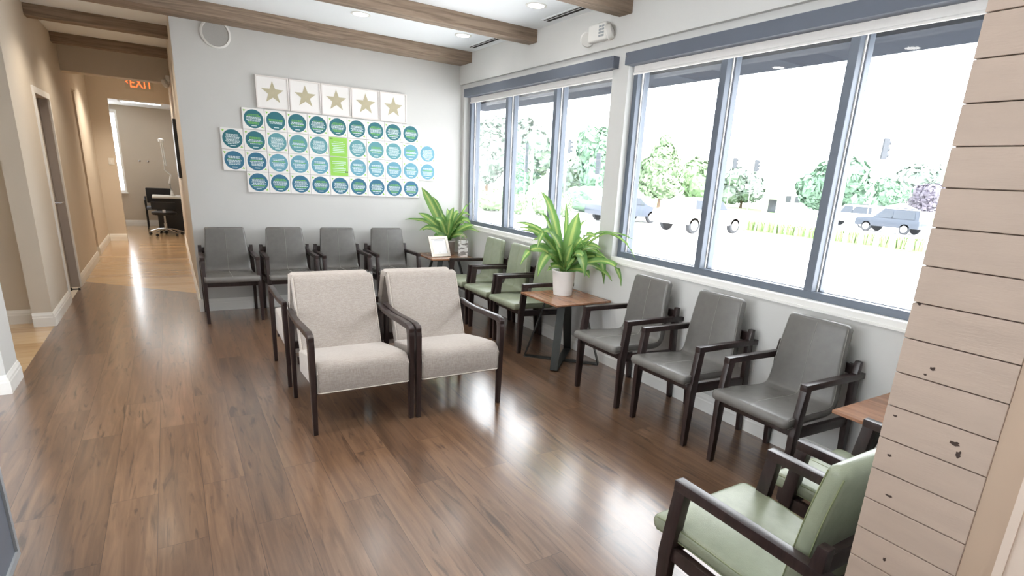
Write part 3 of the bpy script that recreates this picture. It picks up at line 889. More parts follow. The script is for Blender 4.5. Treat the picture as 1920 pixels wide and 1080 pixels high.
tb = make_table('walnut side table under the white-potted plant between green and grey chairs', (-.305, -2.812, 0), GT)
dup(tb, (-.345, -.345, 0), 0, 'walnut side table in the far corner holding frame and plant')
dup(tb, (-.29, -5.635, 0), 0, 'walnut side table by the shiplap, mostly hidden')
TZ = .572

# ------------------------------------------------------------------ plants
VR = Vector((.84, -.54, 0))       # across the room as seen from the seats
VD = Vector((.54, .84, 0))
def leaf(bm, uvl, base, peak, tip, width, fold=.35, seed=0):
    rnd = random.Random(seed)
    n = 12; base, peak, tip = Vector(base), Vector(peak), Vector(tip)
    ctrl = 2*peak - .5*(base+tip)
    pts = []
    for i in range(n+1):
        q = i/n; pts.append((1-q)**2*base + 2*(1-q)*q*ctrl + q*q*tip)
    tw = rnd.uniform(-.5, .5); tilt = rnd.uniform(.5, 1.5)
    rows = []
    for i, p in enumerate(pts):
        q = i/n
        d = (pts[min(i+1, n)] - pts[max(i-1, 0)]).normalized()
        nrm = Vector((0, 0, 1)) - VD*tilt
        nrm -= d*nrm.dot(d)
        if nrm.length < .1: nrm = -VD - d*(-VD).dot(d)
        nrm.normalize()
        side = d.cross(nrm).normalized()
        if side.dot(VR) < 0 and abs(d.z) > .5: side = -side
        side = (Matrix.Rotation(tw*q, 3, d) @ side)
        up = side.cross(d).normalized()
        if up.dot(nrm) < 0: up = -up
        w = width*1.4*(.34 + .66*math.sin(PI*min(1, q*.95+.05))**.8) * (1 if q < .80 else max(.03, (1-q)/.20)**.6)
        wav = .006*math.sin(q*19+seed)
        row = []
        for k, u in enumerate((-1, -.5, 0, .5, 1)):
            row.append(bm.verts.new(p + side*(u*w/2) + up*(abs(u)*w*.5*fold + (wav if abs(u) == 1 else 0))))
        rows.append(row)
    for i in range(n):
        for k in range(4):
            f = bm.faces.new((rows[i][k], rows[i][k+1], rows[i+1][k+1], rows[i+1][k]))
            for l, (uu, vv) in zip(f.loops, ((k/4, i/n), ((k+1)/4, i/n), ((k+1)/4, (i+1)/n), (k/4, (i+1)/n))):
                l[uvl].uv = (uu, vv)
            f.smooth = True
def foliage(specs, name, parent, org, extra, seed):
    bm = bmesh.new(); uvl = bm.loops.layers.uv.new('UVMap')
    rnd = random.Random(seed); org = Vector(org)
    def P(r, u, dd):
        p = org + VR*(r*1.12) + Vector((0, 0, u*1.14)) + VD*dd
        while p.x + parent.location.x > -.085 or p.y + parent.location.y > -.06: p -= VD*.01
        return p
    for k, (pr, pu, tr_, tu, dd, w) in enumerate(specs):
        b = P(rnd.uniform(-.015, .015), .0, rnd.uniform(-.015, .015))
        leaf(bm, uvl, b, P(pr, pu, dd*.6), P(tr_, tu, dd), w, .3, seed*50+k)
    for k in range(extra):
        a = rnd.uniform(0, 2*PI); L = rnd.uniform(.18, .34); up = rnd.uniform(.05, .3)
        r_, d_ = L*math.cos(a), L*math.sin(a)*.8
        b = org + Vector((rnd.uniform(-.015, .015), rnd.uniform(-.015, .015), 0))
        leaf(bm, uvl, b, P(r_*.5, up*.75+.05, d_*.5), P(r_, up, d_), rnd.uniform(.035, .06), .3, seed*90+k)
    me = bpy.data.meshes.new(name); bm.to_mesh(me); bm.free(); me.materials.append(M['leaf'])
    return link(name, me, parent)
pl = thing('potted_plant', 'large striped-leaf plant in a white pot on the middle side table', 'plant', (-.285, -2.74, TZ))
MB().lathe([(.074, 0), (.080, .004), (.088, .08), (.098, .196), (.101, .200), (.101, .212), (.093, .212), (.090, .185)], n=48, cap=False).obj('pot', M['potwhite'], pl, 50)
MB().lathe([(.078, .001), (.079, .006)], n=40).obj('pot_base', M['potwhite'], pl)
MB().lathe([(.0915, .180), (.0915, .188), (.03, .194)], n=40).obj('soil', M['soil'], pl)
st = MB()
for a, b in (((0, 0), (.01, .02)), ((.025, .01), (.05, .01)), ((-.02, .015), (-.045, .02)), ((.0, -.025), (-.01, -.04))):
    st.tube([(a[0], a[1], .185), ((a[0]+b[0])/2, (a[1]+b[1])/2, .25), (b[0], b[1], .31)], [.009, .008, .006], 8)
st.obj('stalk', M['stalk'], pl)
# (peak across, peak up, tip across, tip up, depth, width) in metres from the rim
PL1 = [(-.10, .37, -.205, .565, .05, .055), (-.005, .27, -.017, .50, .03, .032), (.035, .24, .075, .44, -.03, .092), (-.14, .34, -.245, .405, .1, .035),
       (-.17, .27, -.40, .33, .08, .03), (-.16, .24, -.36, .305, .0, .04), (-.15, .22, -.33, .28, .12, .035), (-.13, .29, -.215, .165, -.10, .055),
       (-.20, .165, -.335, .035, -.05, .055), (-.12, .13, -.20, -.03, -.14, .065), (.20, .27, .44, .30, .04, .05), (.27, .30, .47, .17, .10, .02), (.07, .28, .16, .385, .1, .02),
       (.06, .2, .115, .31, .05, .035), (.22, .15, .295, -.055, -.04, .06), (.30, .11, .40, -.035, .06, .045), (.09, .15, .15, -.01, -.13, .08), (.19, .06, .345, -.015, -.02, .06),
       (.10, .13, .195, .185, .12, .05), (.12, .03, .19, -.02, -.10, .055), (-.06, .05, -.13, .01, -.09, .05), (-.05, .19, -.14, .30, -.06, .06), (.02, .12, .045, .22, -.10, .06),
       (-.08, .12, -.20, .20, .02, .06), (.12, .10, .28, .14, .05, .065), (-.03, .10, -.07, .20, -.10, .06), (.03, .06, .07, .12, -.12, .06), (-.10, .18, -.24, .25, .07, .045)]
foliage(PL1, 'foliage', pl, (0, 0, .20), 10, 3)

p2 = thing('potted_plant', 'striped-leaf plant in a grey pot on the far corner table', 'plant', (-.27, -.24, TZ), 0)
MB().lathe([(.07, 0), (.078, .006), (.086, .15), (.092, .155), (.092, .172), (.082, .172), (.078, .15)], n=40, cap=False).obj('pot', M['potgrey'], p2, 50)
MB().lathe([(.078, .145), (.078, .150), (.02, .153)], n=32).obj('soil', M['soil'], p2)
PL2 = [(-.16, .33, -.285, .53, .02, .075), (-.09, .28, -.18, .445, .05, .05), (.02, .22, .06, .35, .0, .06), (.13, .26, .295, .46, .02, .04), (-.16, .19, -.31, .27, -.05, .06),
       (-.2, .17, -.44, .20, .0, .05), (-.13, .12, -.27, .09, -.04, .06), (-.08, .05, -.18, -.03, -.14, .07), (.1, .17, .185, .28, .08, .05), (.14, .13, .30, .19, .0, .055),
       (.18, .12, .37, .13, .05, .04), (.1, .07, .215, .045, -.05, .055), (.015, .14, .03, .23, -.06, .075), (-.03, .17, -.07, .29, -.02, .06), (-.1, .1, -.2, .14, -.08, .07), (.06, .1, .12, .15, -.1, .06), (.0, .22, -.02, .33, .05, .05)]
foliage(PL2, 'foliage', p2, (0, 0, .165), 6, 9)

# framed notice and patterned bag on the corner table
fr = thing('picture_frame', 'champagne framed white notice leaning on the far corner table', 'picture frame', (-.44, -.455, TZ+.0068), .12)
fb = MB()
W2, H2, T2 = .125, .245, .032
rows = lambda z: z
tilt = Matrix.Rotation(-.42, 4, 'X')
def tbox(b, x0, x1, y0, y1, z0, z1):
    vs = b.loft([[(x0, y0, z0), (x1, y0, z0), (x1, y1, z0), (x0, y1, z0)], [(x0, y0, z1), (x1, y0, z1), (x1, y1, z1), (x0, y1, z1)]])
    for l in vs:
        for v in l: v.co = tilt @ v.co
tbox(fb, -W2, W2, 0, .016, 0, T2); tbox(fb, -W2, W2, 0, .016, H2-T2, H2)
tbox(fb, -W2, -W2+T2, 0, .016, T2, H2-T2); tbox(fb, W2-T2, W2, 0, .016, T2, H2-T2)
fo = fb.obj('frame', M['champagne'], fr, 0)
b = MB(); tbox(b, -W2+T2, W2-T2, .006, .012, T2, H2-T2); b.obj('notice_page', M['paper'], fr, 0)
b = MB()
tbox(b, -.055, .06, .005, .006, H2-T2-.022, H2-T2-.019); tbox(b, -.02, .0, .005, .006, T2+.018, T2+.020)
b.obj('print_lines', M['greylabel'], fr, 0)
b = MB(); b.loft([[(-.02, .075, .15), (.02, .075, .15), (.02, .079, .152), (-.02, .079, .152)], [(-.02, .14, 0), (.02, .14, 0), (.02, .144, 0), (-.02, .144, 0)]]); b.obj('easel_leg', M['champagne'], fr, 0)

bag = thing('patterned_bag', 'white and grey patterned bag with rope handle beside the corner plant', 'bag', (-.165, -.445, TZ), -.25)
mt, nt, N, L, Pb = new_mat('grey_brush_print_paper')
tc = N.new('ShaderNodeTexCoord'); mpn = N.new('ShaderNodeMapping'); mpn.inputs['Scale'].default_value = (10, 10, 22)
nz = N.new('ShaderNodeTexNoise'); nz.inputs['Scale'].default_value = 1.3; rp = N.new('ShaderNodeValToRGB')
rp.color_ramp.elements[0].position = .46; rp.color_ramp.elements[0].color = (.30, .29, .28, 1)
rp.color_ramp.elements[1].position = .52; rp.color_ramp.elements[1].color = (.85, .85, .84, 1)
L.new(tc.outputs['Object'], mpn.inputs['Vector']); L.new(mpn.outputs[0], nz.inputs['Vector']); L.new(nz.outputs['Fac'], rp.inputs['Fac']); L.new(rp.outputs['Color'], Pb.inputs['Base Color'])
b = MB(); b.loft([[(-.052, -.026, 0), (.052, -.026, 0), (.052, .026, 0), (-.052, .026, 0)], [(-.056, -.030, .19), (.056, -.030, .19), (.056, .030, .19), (-.056, .030, .19)]]); b.obj('bag_body', mt, bag, 0)
for s in (-1, 1):
    MB().tube([(-.03, s*.031, .15), (-.034, s*.033, .20), (-.02, s*.034, .245), (0, s*.034, .262), (.02, s*.034, .245), (.034, s*.033, .20), (.03, s*.031, .15)], .004, 6).obj('rope_handle', M['champagne'], bag)

# ------------------------------------------------------------------ reception desk corner, bottom left
t = thing('reception_desk', 'grey reception desk corner with pale edge trim at lower left', 'desk', (-3.66, -4.14, 0))
MB().box(-.9, 0, -2.4, 0, .075, 1.04, .003).obj('panel', M['deskgrey'], t, 0)
b = MB()
b.box(-.0, .008, -.022, .003, .075, 1.04); b.box(0, .008, -2.4, -.022, .075, .102); b.box(-.9, .003, 0, .004, .075, 1.04)
b.obj('edge_trim', M['desktrim'], t, 0)
MB().box(-.85, -.05, -2.35, -.03, 0, .075).obj('toe_kick', M['black'], t, 0)

# ------------------------------------------------------------------ hall and far room
t = thing('exit_sign', 'clear hanging exit sign with glowing red letters at the hall end', 'sign', (-3.27, 4.1, 2.525))
MB().box(-.17, .17, -.004, .004, -.10, .10).obj('acrylic_panel', M['acrylic'], t, 0)
MB().box(-.18, .18, -.025, .025, .10, .317).obj('housing', M['plastic'], t, 0)
cu = bpy.data.curves.new('exit_text', 'FONT'); cu.body = 'EXIT'; cu.size = .19; cu.extrude = .002; cu.align_x = 'CENTER'; cu.align_y = 'CENTER'
to = bpy.data.objects.new('exit_text', cu); COL.objects.link(to)
bpy.context.view_layer.update()
me = bpy.data.meshes.new_from_object(to.evaluated_get(bpy.context.evaluated_depsgraph_get()))
bpy.data.objects.remove(to)
me.materials.clear(); me.materials.append(M['exitred'])
lo = link('letters', me, t); lo.rotation_euler = (PI/2, 0, 0); lo.location = (.02, -.008, -.01); lo.scale = (.72, 1.0, 1)
MB().prism([(-.165, .0), (-.132, .025), (-.144, .0), (-.132, -.025)], -.0085, -.006, 'y').obj('arrow', M['exitred'], t, 0)

t = thing('emergency_light', 'small twin-head emergency light high on the hall side wall', 'emergency light', (XR, 3.0, 2.50))
MB().box(-.05, 0, -.1, .1, -.04, .05, .012, 2).obj('housing', M['plastic'], t)
for s in (-1, 1):
    oo = MB().lathe([(.012, 0), (.05, .02), (.052, .05), (.046, .056)], (0, 0, 0), 20, 'x').obj('lamp_head', M['plastic'], t)
    oo.location = (-.03, s*.07-.04, -.03); oo.rotation_euler = (0, .5, PI+s*.5)

t = thing('wall_picture', 'dark framed picture on the hall side wall', 'picture', (XR, 2.75, 1.62))
MB().box(-.035, 0, -.52, .52, -.36, .36, .003).obj('frame', M['black'], t, 0)
MB().box(-.037, -.034, -.48, .48, -.32, .32).obj('image', M['dkpic'], t, 0)

t = thing('light_switch', 'white light switch plate left of the far doorway', 'switch', (-3.87, 6.15, 1.38))
MB().box(-.04, .04, -.007, 0, -.058, .058, .002).obj('plate', M['plastic'], t, 0)
MB().box(-.01, .01, -.014, -.006, -.02, .02, .001).obj('rocker', M['trim'], t, 0)

b = sempty('window_3')
f = MB(); f.box(-4.6, -3.845, 8.93, 8.98, .72, .76); f.box(-4.6, -3.845, 8.93, 8.98, 2.36, 2.40); f.box(-4.6, -4.56, 8.93, 8.98, .76, 2.36); f.box(-3.885, -3.845, 8.93, 8.98, .76, 2.36)
f.obj('frame', M['trim'], b, 0)
MB().box(-4.56, -3.885, 8.952, 8.957, .76, 2.36).obj('pane', M['glass'], b, 0)
MB().box(-4.6, -3.83, 8.84, 8.9, .69, .718).obj('sill', M['trim'], b, 0)
MB().box(-4.6, -3.86, 8.86, 8.90, 2.33, 2.40).obj('blind_headrail', M['trim'], b, 0)

t = thing('ceiling_light_panel', 'long fluorescent ceiling light in the far room', 'ceiling light', (-3.36, 7.55, 2.50))
MB().box(-.36, .36, -.15, .15, -.012, 0).obj('frame', M['plastic'], t, 0)
MB().box(-.32, .32, -.11, .11, -.016, -.011).obj('diffuser', M['tubeglow'], t, 0)
al = bpy.data.lights.new('panel_lamp', 'AREA'); al.energy = 4; al.size = .5; al.color = (1, .97, .92)
ao = bpy.data.objects.new('panel_lamp', al); ao.location = (-3.0, 7.55, 2.45); COL.objects.link(ao)

t = thing('desk', 'dark office desk with pale top in the far room', 'desk', (-2.98, 7.65, 0))
MB().box(-.40, .7, -.32, .40, .70, .735, .003).obj('desktop', M['plastic'], t, 0)
MB().box(-.30, .66, -.28, -.25, .05, .70).obj('modesty_panel', M['black'], t, 0)
MB().box(-.34, -.30, -.28, .36, 0, .70).obj('side_panel', M['black'], t, 0)
MB().box(.62, .66, -.25, .36, 0, .70).obj('side_panel', M['black'], t, 0)

t = thing('task_chair', 'black task chair with chrome five-star base in the far room', 'office chair', (-3.20, 7.0, 0))
MB().lathe([(.05, .40), (.20, .405), (.215, .43), (.21, .46), (.15, .475), (.02, .478)], n=32).obj('seat', M['black'], t, 50)
b = MB(); loops = []
for k in range(9):
    a = math.radians(-52+13*k); x = .25*math.sin(a)*1.02; y = -.21 + (1-math.cos(a))*.17
    loops.append([(x, y-.02, .52), (x, y+.02, .52), (x, y+.025, .66), (x, y-.015, .66)])
b.loft(loops); b.obj('backrest', M['black'], t, 40)
MB().bar([(0, -.20, .55, .05, .015), (0, -.20, .42, .05, .015), (0, -.08, .39, .05, .02)], 'z').obj('back_bracket', M['chrome'], t)
MB().lathe([(.03, .1), (.03, .24), (.018, .245), (.018, .40)], n=16).obj('column', M['chrome'], t)
b = MB()
for k in range(5):
    a = 2*PI*k/5+.35
    b.tube([(.03*math.cos(a), .03*math.sin(a), .13), (.15*math.cos(a), .15*math.sin(a), .115), (.275*math.cos(a), .275*math.sin(a), .075)], [.017, .015, .011], 8)
b.obj('star_base', M['chrome'], t)
for k in range(5):
    a = 2*PI*k/5+.35
    o = MB().lathe([(.026, -.02), (.028, -.012), (.028, .012), (.026, .02)], (0, 0, 0), 14, 'x').obj('caster', M['black'], t)
    o.location = (.28*math.cos(a), .28*math.sin(a), .029); o.rotation_euler = (0, 0, a+.8)

t = thing('visitor_chair', 'black framed visitor chair behind the desk in the far room', 'chair', (-3.28, 8.45, 0))
for s in (-1, 1):
    MB().tube([(s*.25, -.24, .0), (s*.25, -.24, .60), (s*.25, -.20, .655), (s*.25, .15, .655), (s*.25, .24, .62), (s*.25, .26, 0)], .014, 8).obj('side_frame', M['black'], t)
MB().box(-.24, .24, -.22, .22, .40, .46, .02, 3).obj('seat', M['deskgrey'], t)
MB().box(-.23, .23, .21, .25, .52, .84, .015, 3).obj('backrest', M['black'], t)

t = thing('monitor_arm', 'white articulated lamp arm standing on the far desk', 'lamp', (-3.03, 7.72, .735))
MB().lathe([(.06, 0), (.06, .015), (.03, .02), (.02, .1)], n=20).obj('base', M['plastic'], t)
MB().tube([(0, 0, .1), (-.02, 0, .25), (.02, 0, .42)], .018, 8).obj('post', M['plastic'], t)
MB().tube([(.02, 0, .42), (-.08, -.03, .52), (-.07, 0, .62)], .016, 8).obj('elbow', M['plastic'], t)
for dx in (0, .03): MB().tube([(-.07+dx, 0, .60), (-.09+dx, 0, 1.08)], .010, 8).obj('arm', M['plastic'], t)
MB().lathe([(.05, 0), (.05, .05), (.02, .07)], (-.08, 0, 1.06), 16).obj('head', M['plastic'], t)
for i, x in enumerate((-3.55, -3.40)):
    o = MB().lathe([(.022, 0), (.022, -.02), (.012, -.03)], (0, 0, 0), 14, 'y').obj('wall_hook', M['chrome'])
    o.location = (x, 8.9, 1.39)
    tag(o, 'small metal hook on the far room wall, %s of two' % ('left' if i == 0 else 'right'), 'hook', 'wall hooks')

# ------------------------------------------------------------------ outdoors
GZ = -.5
struct('parking_lot', MB().box(.6, 130, -70, 110, GZ-.1, GZ), M['asphalt'], 0)
struct('bounce_ground', MB().box(-60, -6.7, -40, 40, -.12, -.02), M['asphalt'], 0)  # unseen ground added to bounce daylight up onto the ceiling
struct('building_base', MB().box(.2, .6, -9.2, .6, GZ, .0), M['wall'], 0)
o = MB().box(26, 60, 30, 100, GZ, GZ+.02).obj('lawn', M['grass'], None, 0); o['kind'] = 'structure'
o = MB().box(46, 125, 23, 30, GZ, GZ+.02).obj('verge', M['grass'], None, 0); o['kind'] = 'structure'

def crown_mesh(name, blobs, n, size, material, seed):
    """tree crown or bush: many small leaf faces scattered through lobes"""
    rnd = random.Random(seed); bm = bmesh.new()
    tot = sum(b[3]*b[4]*b[5] for b in blobs)**1.0
    for bx, by, bz, rx, ry, rz_ in blobs:
        k = max(20, int(n*(rx*ry*rz_)/tot))
        for _ in range(k):
            v = Vector((rnd.gauss(0, 1), rnd.gauss(0, 1), rnd.gauss(0, 1))).normalized()*(rnd.random()**.35)
            p = Vector((bx+v.x*rx, by+v.y*ry, bz+v.z*rz_))
            a = Vector((rnd.gauss(0, 1), rnd.gauss(0, 1), rnd.gauss(0, 1))).normalized()
            nn = (v + a*.7).normalized(); u = nn.cross(a).normalized(); w_ = nn.cross(u)
            sz = size*rnd.uniform(.6, 1.3)
            vs = [bm.verts.new(p+u*sz*.5), bm.verts.new(p+w_*sz*.32), bm.verts.new(p-u*sz*.5), bm.verts.new(p-w_*sz*.32)]
            bm.faces.new(vs)
    for bx, by, bz, rx, ry, rz_ in blobs:          # leafy core so the crown is not see-through
        r = bmesh.ops.create_icosphere(bm, subdivisions=3, radius=1.0)
        for v in r['verts']:
            q = .84 + rnd.uniform(-.1, .1)
            v.co = Vector((bx+v.co.x*rx*q, by+v.co.y*ry*q, bz+v.co.z*rz_*q))
    me = bpy.data.meshes.new(name); bm.to_mesh(me); bm.free(); me.materials.append(material); return me
def tree(label, x, y, w_, ztop, zbot, material, shape='round', seed=1, n=900, name='tree'):
    t = thing(name, label, 'tree', (x, y, GZ), 0, 'trees outside')
    r = w_/2; h = ztop-zbot; z0 = zbot-GZ
    if shape == 'cone': bl = [(0, 0, z0+h*.27, r*.92, r*.92, h*.27), (0, 0, z0+h*.47, r*.88, r*.88, h*.24), (0, 0, z0+h*.68, r*.5, r*.5, h*.18), (0, 0, z0+h*.88, r*.24, r*.24, h*.13)]
    else:
        rnd = random.Random(seed); bl = [(0, 0, z0+h*.5, r*.75, r*.75, h*.42)]
        for k in range(6):
            a = 2*PI*k/6+rnd.random(); bl.append((math.cos(a)*r*.5, math.sin(a)*r*.5, z0+h*rnd.uniform(.25, .75), r*.5, r*.5, h*.27))
    link('crown', crown_mesh('crown', bl, int(n*2.6), max(.2, w_*.12), material, seed), t)
    MB().tube([(0, 0, 0), (.05, 0, z0+h*.2), (0, .05, z0+h*.55)], [.05+w_*.022, .04+w_*.016, .03], 8).obj('trunk', M['bark'], t)
    return t
tree('pointed young street tree on a thin trunk behind the white car', 29.0, 26.38, 4.0, 5.4, .55, M['leafA'], 'cone', 1, 1500)
tree('rounded green tree behind the left mullion of the near window', 41.4, 33.7, 4.6, 4.8, -.3, M['leafA'], 'round', 2)
tree('grey-green bushy tree left of the white house', 55.9, 39.8, 6.4, 4.6, -.2, M['leafC'], 'round', 3)
tree('large green tree hidden partly by the right mullion', 42.6, 20.2, 6.2, 4.9, .1, M['leafB'], 'round', 4, 1600)
tree('smaller round green tree right of the large green one', 50.8, 19.9, 3.2, 3.5, .4, M['leafB'], 'round', 5)
tree('plum purple leaved tree beside the shiplap edge', 58.5, 20.0, 4.1, 3.6, .4, M['leafP'], 'round', 6)
tree('pale hazy tree on the far horizon above the purple tree', 97.7, 38.0, 12, 8.2, 1.5, M['leafC'], 'round', 7)
tree('tall pale green tree at the left pane of the far window', 22.0, 42.2, 5.0, 7.0, .2, M['leafC'], 'round', 8, 1400)
tree('tall pale tree seen through the middle pane of the far window', 33.0, 53.5, 7.0, 9.0, .2, M['leafC'], 'round', 9, 1400)
tree('tall green tree beside the pier in the far window', 25.4, 29.5, 4.2, 6.1, .3, M['leafB'], 'round', 10, 1500)
tree('low bluish green tree behind the far window hedge', 26.3, 34.0, 4.6, 3.8, -.2, M['leafC'], 'round', 11)
tree('dark conifer between the first two panes of the far window', 21.3, 35.3, 2.3, 4.2, -.2, M['leafB'], 'cone', 12)

def bush(label, x, y, w_, h, material, seed, group, name='bush', cat='bush', n=700, ly=None):
    me = crown_mesh('bush', [(0, 0, h*.45, w_/2, (ly or w_)/2, h*.5), (w_*.2, 0, h*.55, w_*.3, w_*.3, h*.42), (-w_*.2, 0, h*.5, w_*.3, w_*.3, h*.42)], n, .16, material, seed)
    o = link(name, me); o.location = (x, y, GZ); tag(o, label, cat, group)
bush('rounded hedge bush in the left pane of the far window', 13.2, 24.4, 2.3, 1.35, M['leafA'], 20, 'hedge bushes outside', 'hedge_bush')
bush('bright hedge bush left of the sign post in the far window', 13.75, 21.9, 1.0, 1.3, M['leafA'], 21, 'hedge bushes outside', 'hedge_bush')
bush('bright hedge bush right of the sign post in the far window', 14.9, 21.4, 1.15, 1.35, M['leafA'], 22, 'hedge bushes outside', 'hedge_bush')
bush('small hedge bush right of the second far window mullion', 15.95, 20.5, 1.0, 1.35, M['leafA'], 23, 'hedge bushes outside', 'hedge_bush')
bush('broad hedge bush behind the dark car', 21.0, 25.3, 3.6, 1.95, M['leafB'], 24, 'hedge bushes outside', 'hedge_bush', 'bush', 600)
# row of grass tufts along the kerb
ty = [13.1, 12.5, 11.9, 11.3, 10.7, 10.1, 9.5, 8.9, 8.2, 7.5, 6.8, 6.1, 5.4, 4.7, 4.0]
for i, y in enumerate(ty):
    rnd = random.Random(i); b = MB()
    for k in range(150):
        a = rnd.uniform(0, 2*PI); r = rnd.uniform(.02, .19); L = rnd.uniform(.06, .11); hh = rnd.uniform(.36, .58)
        c = Vector((r*math.cos(a), r*math.sin(a), 0)); d_ = Vector((math.cos(a), math.sin(a), 0)); sd = Vector((-math.sin(a), math.cos(a), 0))*.03
        b.quad(c-sd, c+sd, c+d_*L*.5+sd*.8+Vector((0, 0, hh)), c+d_*L*.5-sd*.8+Vector((0, 0, hh)))
        b.quad(c+d_*L*.5-sd*.8+Vector((0, 0, hh)), c+d_*L*.5+sd*.8+Vector((0, 0, hh)), c+d_*L+sd*.1+Vector((0, 0, hh*.75)), c+d_*L-sd*.1+Vector((0, 0, hh*.75)))
    o = b.obj('grass_clump', M['hedgeL'], None, 0); o.location = (23.1, y, GZ)
    tag(o, 'pale green ornamental grass clump, %s from left along the parking lot edge' % (ORD[i] if i < 11 else ['twelfth', 'thirteenth', 'fourteenth', 'fifteenth'][i-11]), 'grass clump', 'grass clumps along the lot edge')
o = MB().box(22.6, 24.3, 3.0, 13.8, GZ, GZ+.04).obj('planting_strip', M['grass'], None, 0); o['kind'] = 'structure'

def car(label, loc, rz, paint, kind, group=None):
    """heading +x, wheels on z=0"""
    t = thing('car', label, 'car', loc, rz, group)
    if kind == 'suv':
        body = [(-2.3, .45), (-2.32, .75), (-2.28, 1.05), (1.05, 1.08), (2.15, .98), (2.3, .80), (2.3, .42)]
        cab = [(-2.22, 1.04), (-2.1, 1.72), (.35, 1.75), (1.05, 1.06)]; H = .92; wb = 1.38; wr = .38
    else:
        body = [(-2.15, .35), (-2.2, .60), (-2.12, .90), (-1.5, .96), (1.0, .94), (1.95, .78), (2.15, .60), (2.15, .33)]
        cab = [(-1.75, .93), (-1.0, 1.40), (.1, 1.44), (1.05, .93)]; H = .86; wb = 1.30; wr = .33
    b = MB()
    b.prism([(x, z) for x, z in body], -H, H, 'y', .06, 3); b.obj('body', paint, t, 40)
    g = MB(); loops = []
    for y, s in ((-H+.06, 1.0), (-H+.20, 1.0), (H-.20, 1.0), (H-.06, 1.0)):
        lp = []
        for x, z in cab:
            inset = .17 if z > 1.2 else 0
            yy = y + (inset if y < 0 and y < -H+.1 else (-inset if y > H-.1 else 0))
            lp.append((x, yy, z))
        loops.append(lp)
    g.loft(loops); cb = g.obj('cabin', paint, t, 20)
    zb, zt = (1.10, 1.62) if kind == 'suv' else (.98, 1.34)
    for s in (-1, 1):
        q = MB()
        for xa, xb in (((-1.95, -.55), (-.45, .35)) if kind == 'suv' else ((-1.25, -.35), (-.27, .5))):
            k0 = .055 + .0; 
            q.loft([[(xa, s*(H-.055), zb), (xb+.25, s*(H-.055), zb), (xb, s*(H-.195), zt), (xa+.12, s*(H-.195), zt)],
                    [(xa, s*(H-.045), zb), (xb+.25, s*(H-.045), zb), (xb, s*(H-.185), zt), (xa+.12, s*(H-.185), zt)]])
        q.obj('side_glass', M['cartrim'], t, 0)
    for x in (-wb, wb):
        for s in (-1, 1):
            w_ = MB().lathe([(wr*.62, -.10), (wr*.95, -.10), (wr, -.06), (wr, .06), (wr*.95, .10), (wr*.62, .10)], (x, s*(H-.10), wr), 28, 'y').obj('wheel', M['tyre'], t, 40)
            MB().lathe([(wr*.64, -.006), (wr*.64, .006)], (x, s*(H+.008), wr), 24, 'y').obj('rim', M['rim'], w_, 30)
    lm = MB()
    for s in (-1, 1): lm.box(body[-2][0]-.06, body[-2][0]+.02, s*(H-.30)-.16, s*(H-.30)+.16, body[-2][1]-.02, body[-2][1]+.12, .02)
    lm.obj('headlight', M['cartrim'], t)
    if kind == 'suv':
        rr = MB()
        for s in (-1, 1): rr.tube([(-1.9, s*.62, 1.77), (-1.85, s*.62, 1.82), (.1, s*.62, 1.82), (.15, s*.62, 1.77)], .025, 6)
        rr.obj('roof_rail', M['signal'], t)
    return t
car('white car parked in the lot outside the near window', (18.63, 12.68, GZ), 0, M['carwhite'], 'sedan').scale = (1.1, 1.1, 1.12)
car('slate grey car parked behind the window pier', (18.3, 17.97, GZ), 0, M['cardark'], 'sedan')
car('black sport utility vehicle on the road beyond the grass clumps', (36.0, 12.2, GZ), PI/2, M['carblack'], 'suv').scale = (.86, .86, .86)
car('white vehicle partly behind the black one on the road', (39.2, 16.6, GZ), PI/2, M['carwhite'], 'suv').scale = (.9, .9, .9)

# white house
t = thing('house', 'white two-storey house between the trees across the road', 'house', (54.6, 32.4, GZ), .56)
MB().box(-3, 3, -2.4, 2.4, 0, 2.4).obj('walls', M['housew'], t, 0)
b = MB(); b.prism([(-2.7, 2.4), (2.7, 2.4), (0, 3.7)], -3.3, 3.3, 'x'); b.obj('roof', M['roof'], t, 0)
for y in (-.9, .0): MB().box(-3.04, -2.99, y-.26, y+.26, 1.2, 1.85).obj('window', M['signal'], t, 0)
MB().box(-4.6, -3.0, .7, 2.4, 1.5, 1.68).obj('porch_roof', M['roof'], t, 0)
for y in (.8, 2.3): MB().box(-4.5, -4.36, y-.07, y+.07, 0, 1.5).obj('porch_post', M['housew'], t, 0)
MB().box(-3.03, -2.99, 1.1, 1.9, 0, 1.35).obj('door', M['cartrim'], t, 0)
t = thing('shed', 'low white gabled building right of the large green tree', 'building', (47.6, 17.4, GZ), .4)
MB().box(-1.7, 1.7, -1.3, 1.3, 0, 1.35).obj('walls', M['housew'], t, 0)
b = MB(); b.prism([(-1.5, 1.35), (1.5, 1.35), (0, 1.85)], -1.8, 1.8, 'x'); b.obj('roof', M['roof'], t, 0)
o = MB().box(43.5, 43.7, 4.0, 12.9, GZ, .92).obj('fence', M['pole'], None, 0); tag(o, 'long pale grey fence beside the black vehicle', 'fence')

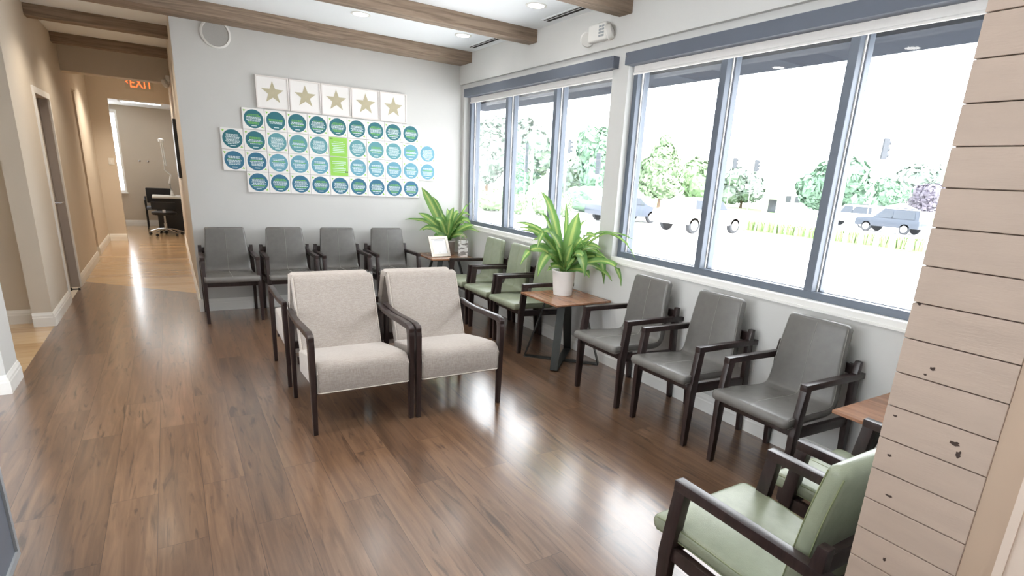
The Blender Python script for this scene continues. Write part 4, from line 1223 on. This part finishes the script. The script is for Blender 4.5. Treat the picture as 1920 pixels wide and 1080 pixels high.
# signals and signs along the road
def signal(label, x, y, z0, z1, wd):
    t = thing('traffic_light', label, 'traffic light', (x, y, z0), .9, 'traffic lights outside')
    h = z1-z0
    MB().box(-wd/2, wd/2, -wd/2, wd/2, 0, h, .02).obj('housing', M['signal'], t, 0)
    MB().lathe([(.035, GZ-z0), (.035, h+.3)], (0, wd*.5+.05, 0), 8).obj('post', M['pole'], t)
    for k in range(3): MB().lathe([(wd*.36, 0), (wd*.4, -.12), (wd*.34, -.12)], (0, -wd/2, h*(.2+.3*k)), 14, 'y').obj('visor', M['signal'], t)
    return t
signal('left traffic light hanging under the span over the road', 43.4, 31.4, 3.6, 4.6, .34)
signal('right traffic light hanging under the span over the road', 44.6, 29.8, 3.45, 4.5, .34)
signal('pale traffic light seen high in the right pane of the near window', 36.9, 14.1, 4.1, 5.4, .34)
signal('traffic light in the right pane of the far window', 16.5, 21.2, 3.03, 3.8, .17)
o = MB().tube([(33.0, 43.0, 5.6), (43.4, 31.4, 5.35), (44.6, 29.8, 5.3), (49.0, 12.0, 5.6)], .03, 6).obj('span_wire', M['pole']); tag(o, 'thin span wire carrying the traffic lights across the road', 'cable')
t = thing('signal_pole', 'white signal pole with stacked heads beside the window pier', 'traffic light', (18.5, 20.95, GZ), .8)
MB().lathe([(.07, 0), (.06, 3.9)], n=12).obj('post', M['pole'], t)
for dx in (-.26, .26): MB().box(dx-.12, dx+.12, -.12, .12, 2.5, 3.7, .02).obj('signal_head', M['signal'], t, 0)
t = thing('road_sign', 'tall narrow blue-grey sign on a post in the far window', 'sign', (17.5, 27.7, GZ), .6)
MB().lathe([(.05, 0), (.05, 4.3)], n=10).obj('post', M['pole'], t)
MB().box(-.2, .2, -.09, -.05, 2.4, 4.3).obj('sign_face', M['signal'], t, 0)
o = MB().lathe([(.09, 0), (.06, 6.6)], n=10).obj('flag_pole', M['pole']); o.location = (20.5, 31.7, GZ); tag(o, 'tall thin pale pole in the middle pane of the far window', 'pole')
t = thing('street_name_sign', 'turquoise and white overhead sign above the traffic lights', 'sign', (59.9, 42.7, 6.55), .6)
MB().box(-1.4, 1.4, -.04, .04, 0, 1.0).obj('board', M['pole'], t, 0)
MB().box(-.9, 1.3, -.06, -.04, .55, .9).obj('turquoise_band', M['cyan'], t, 0)
MB().box(-.08, .08, -.05, .05, -7.05, 0).obj('post', M['pole'], t, 0)
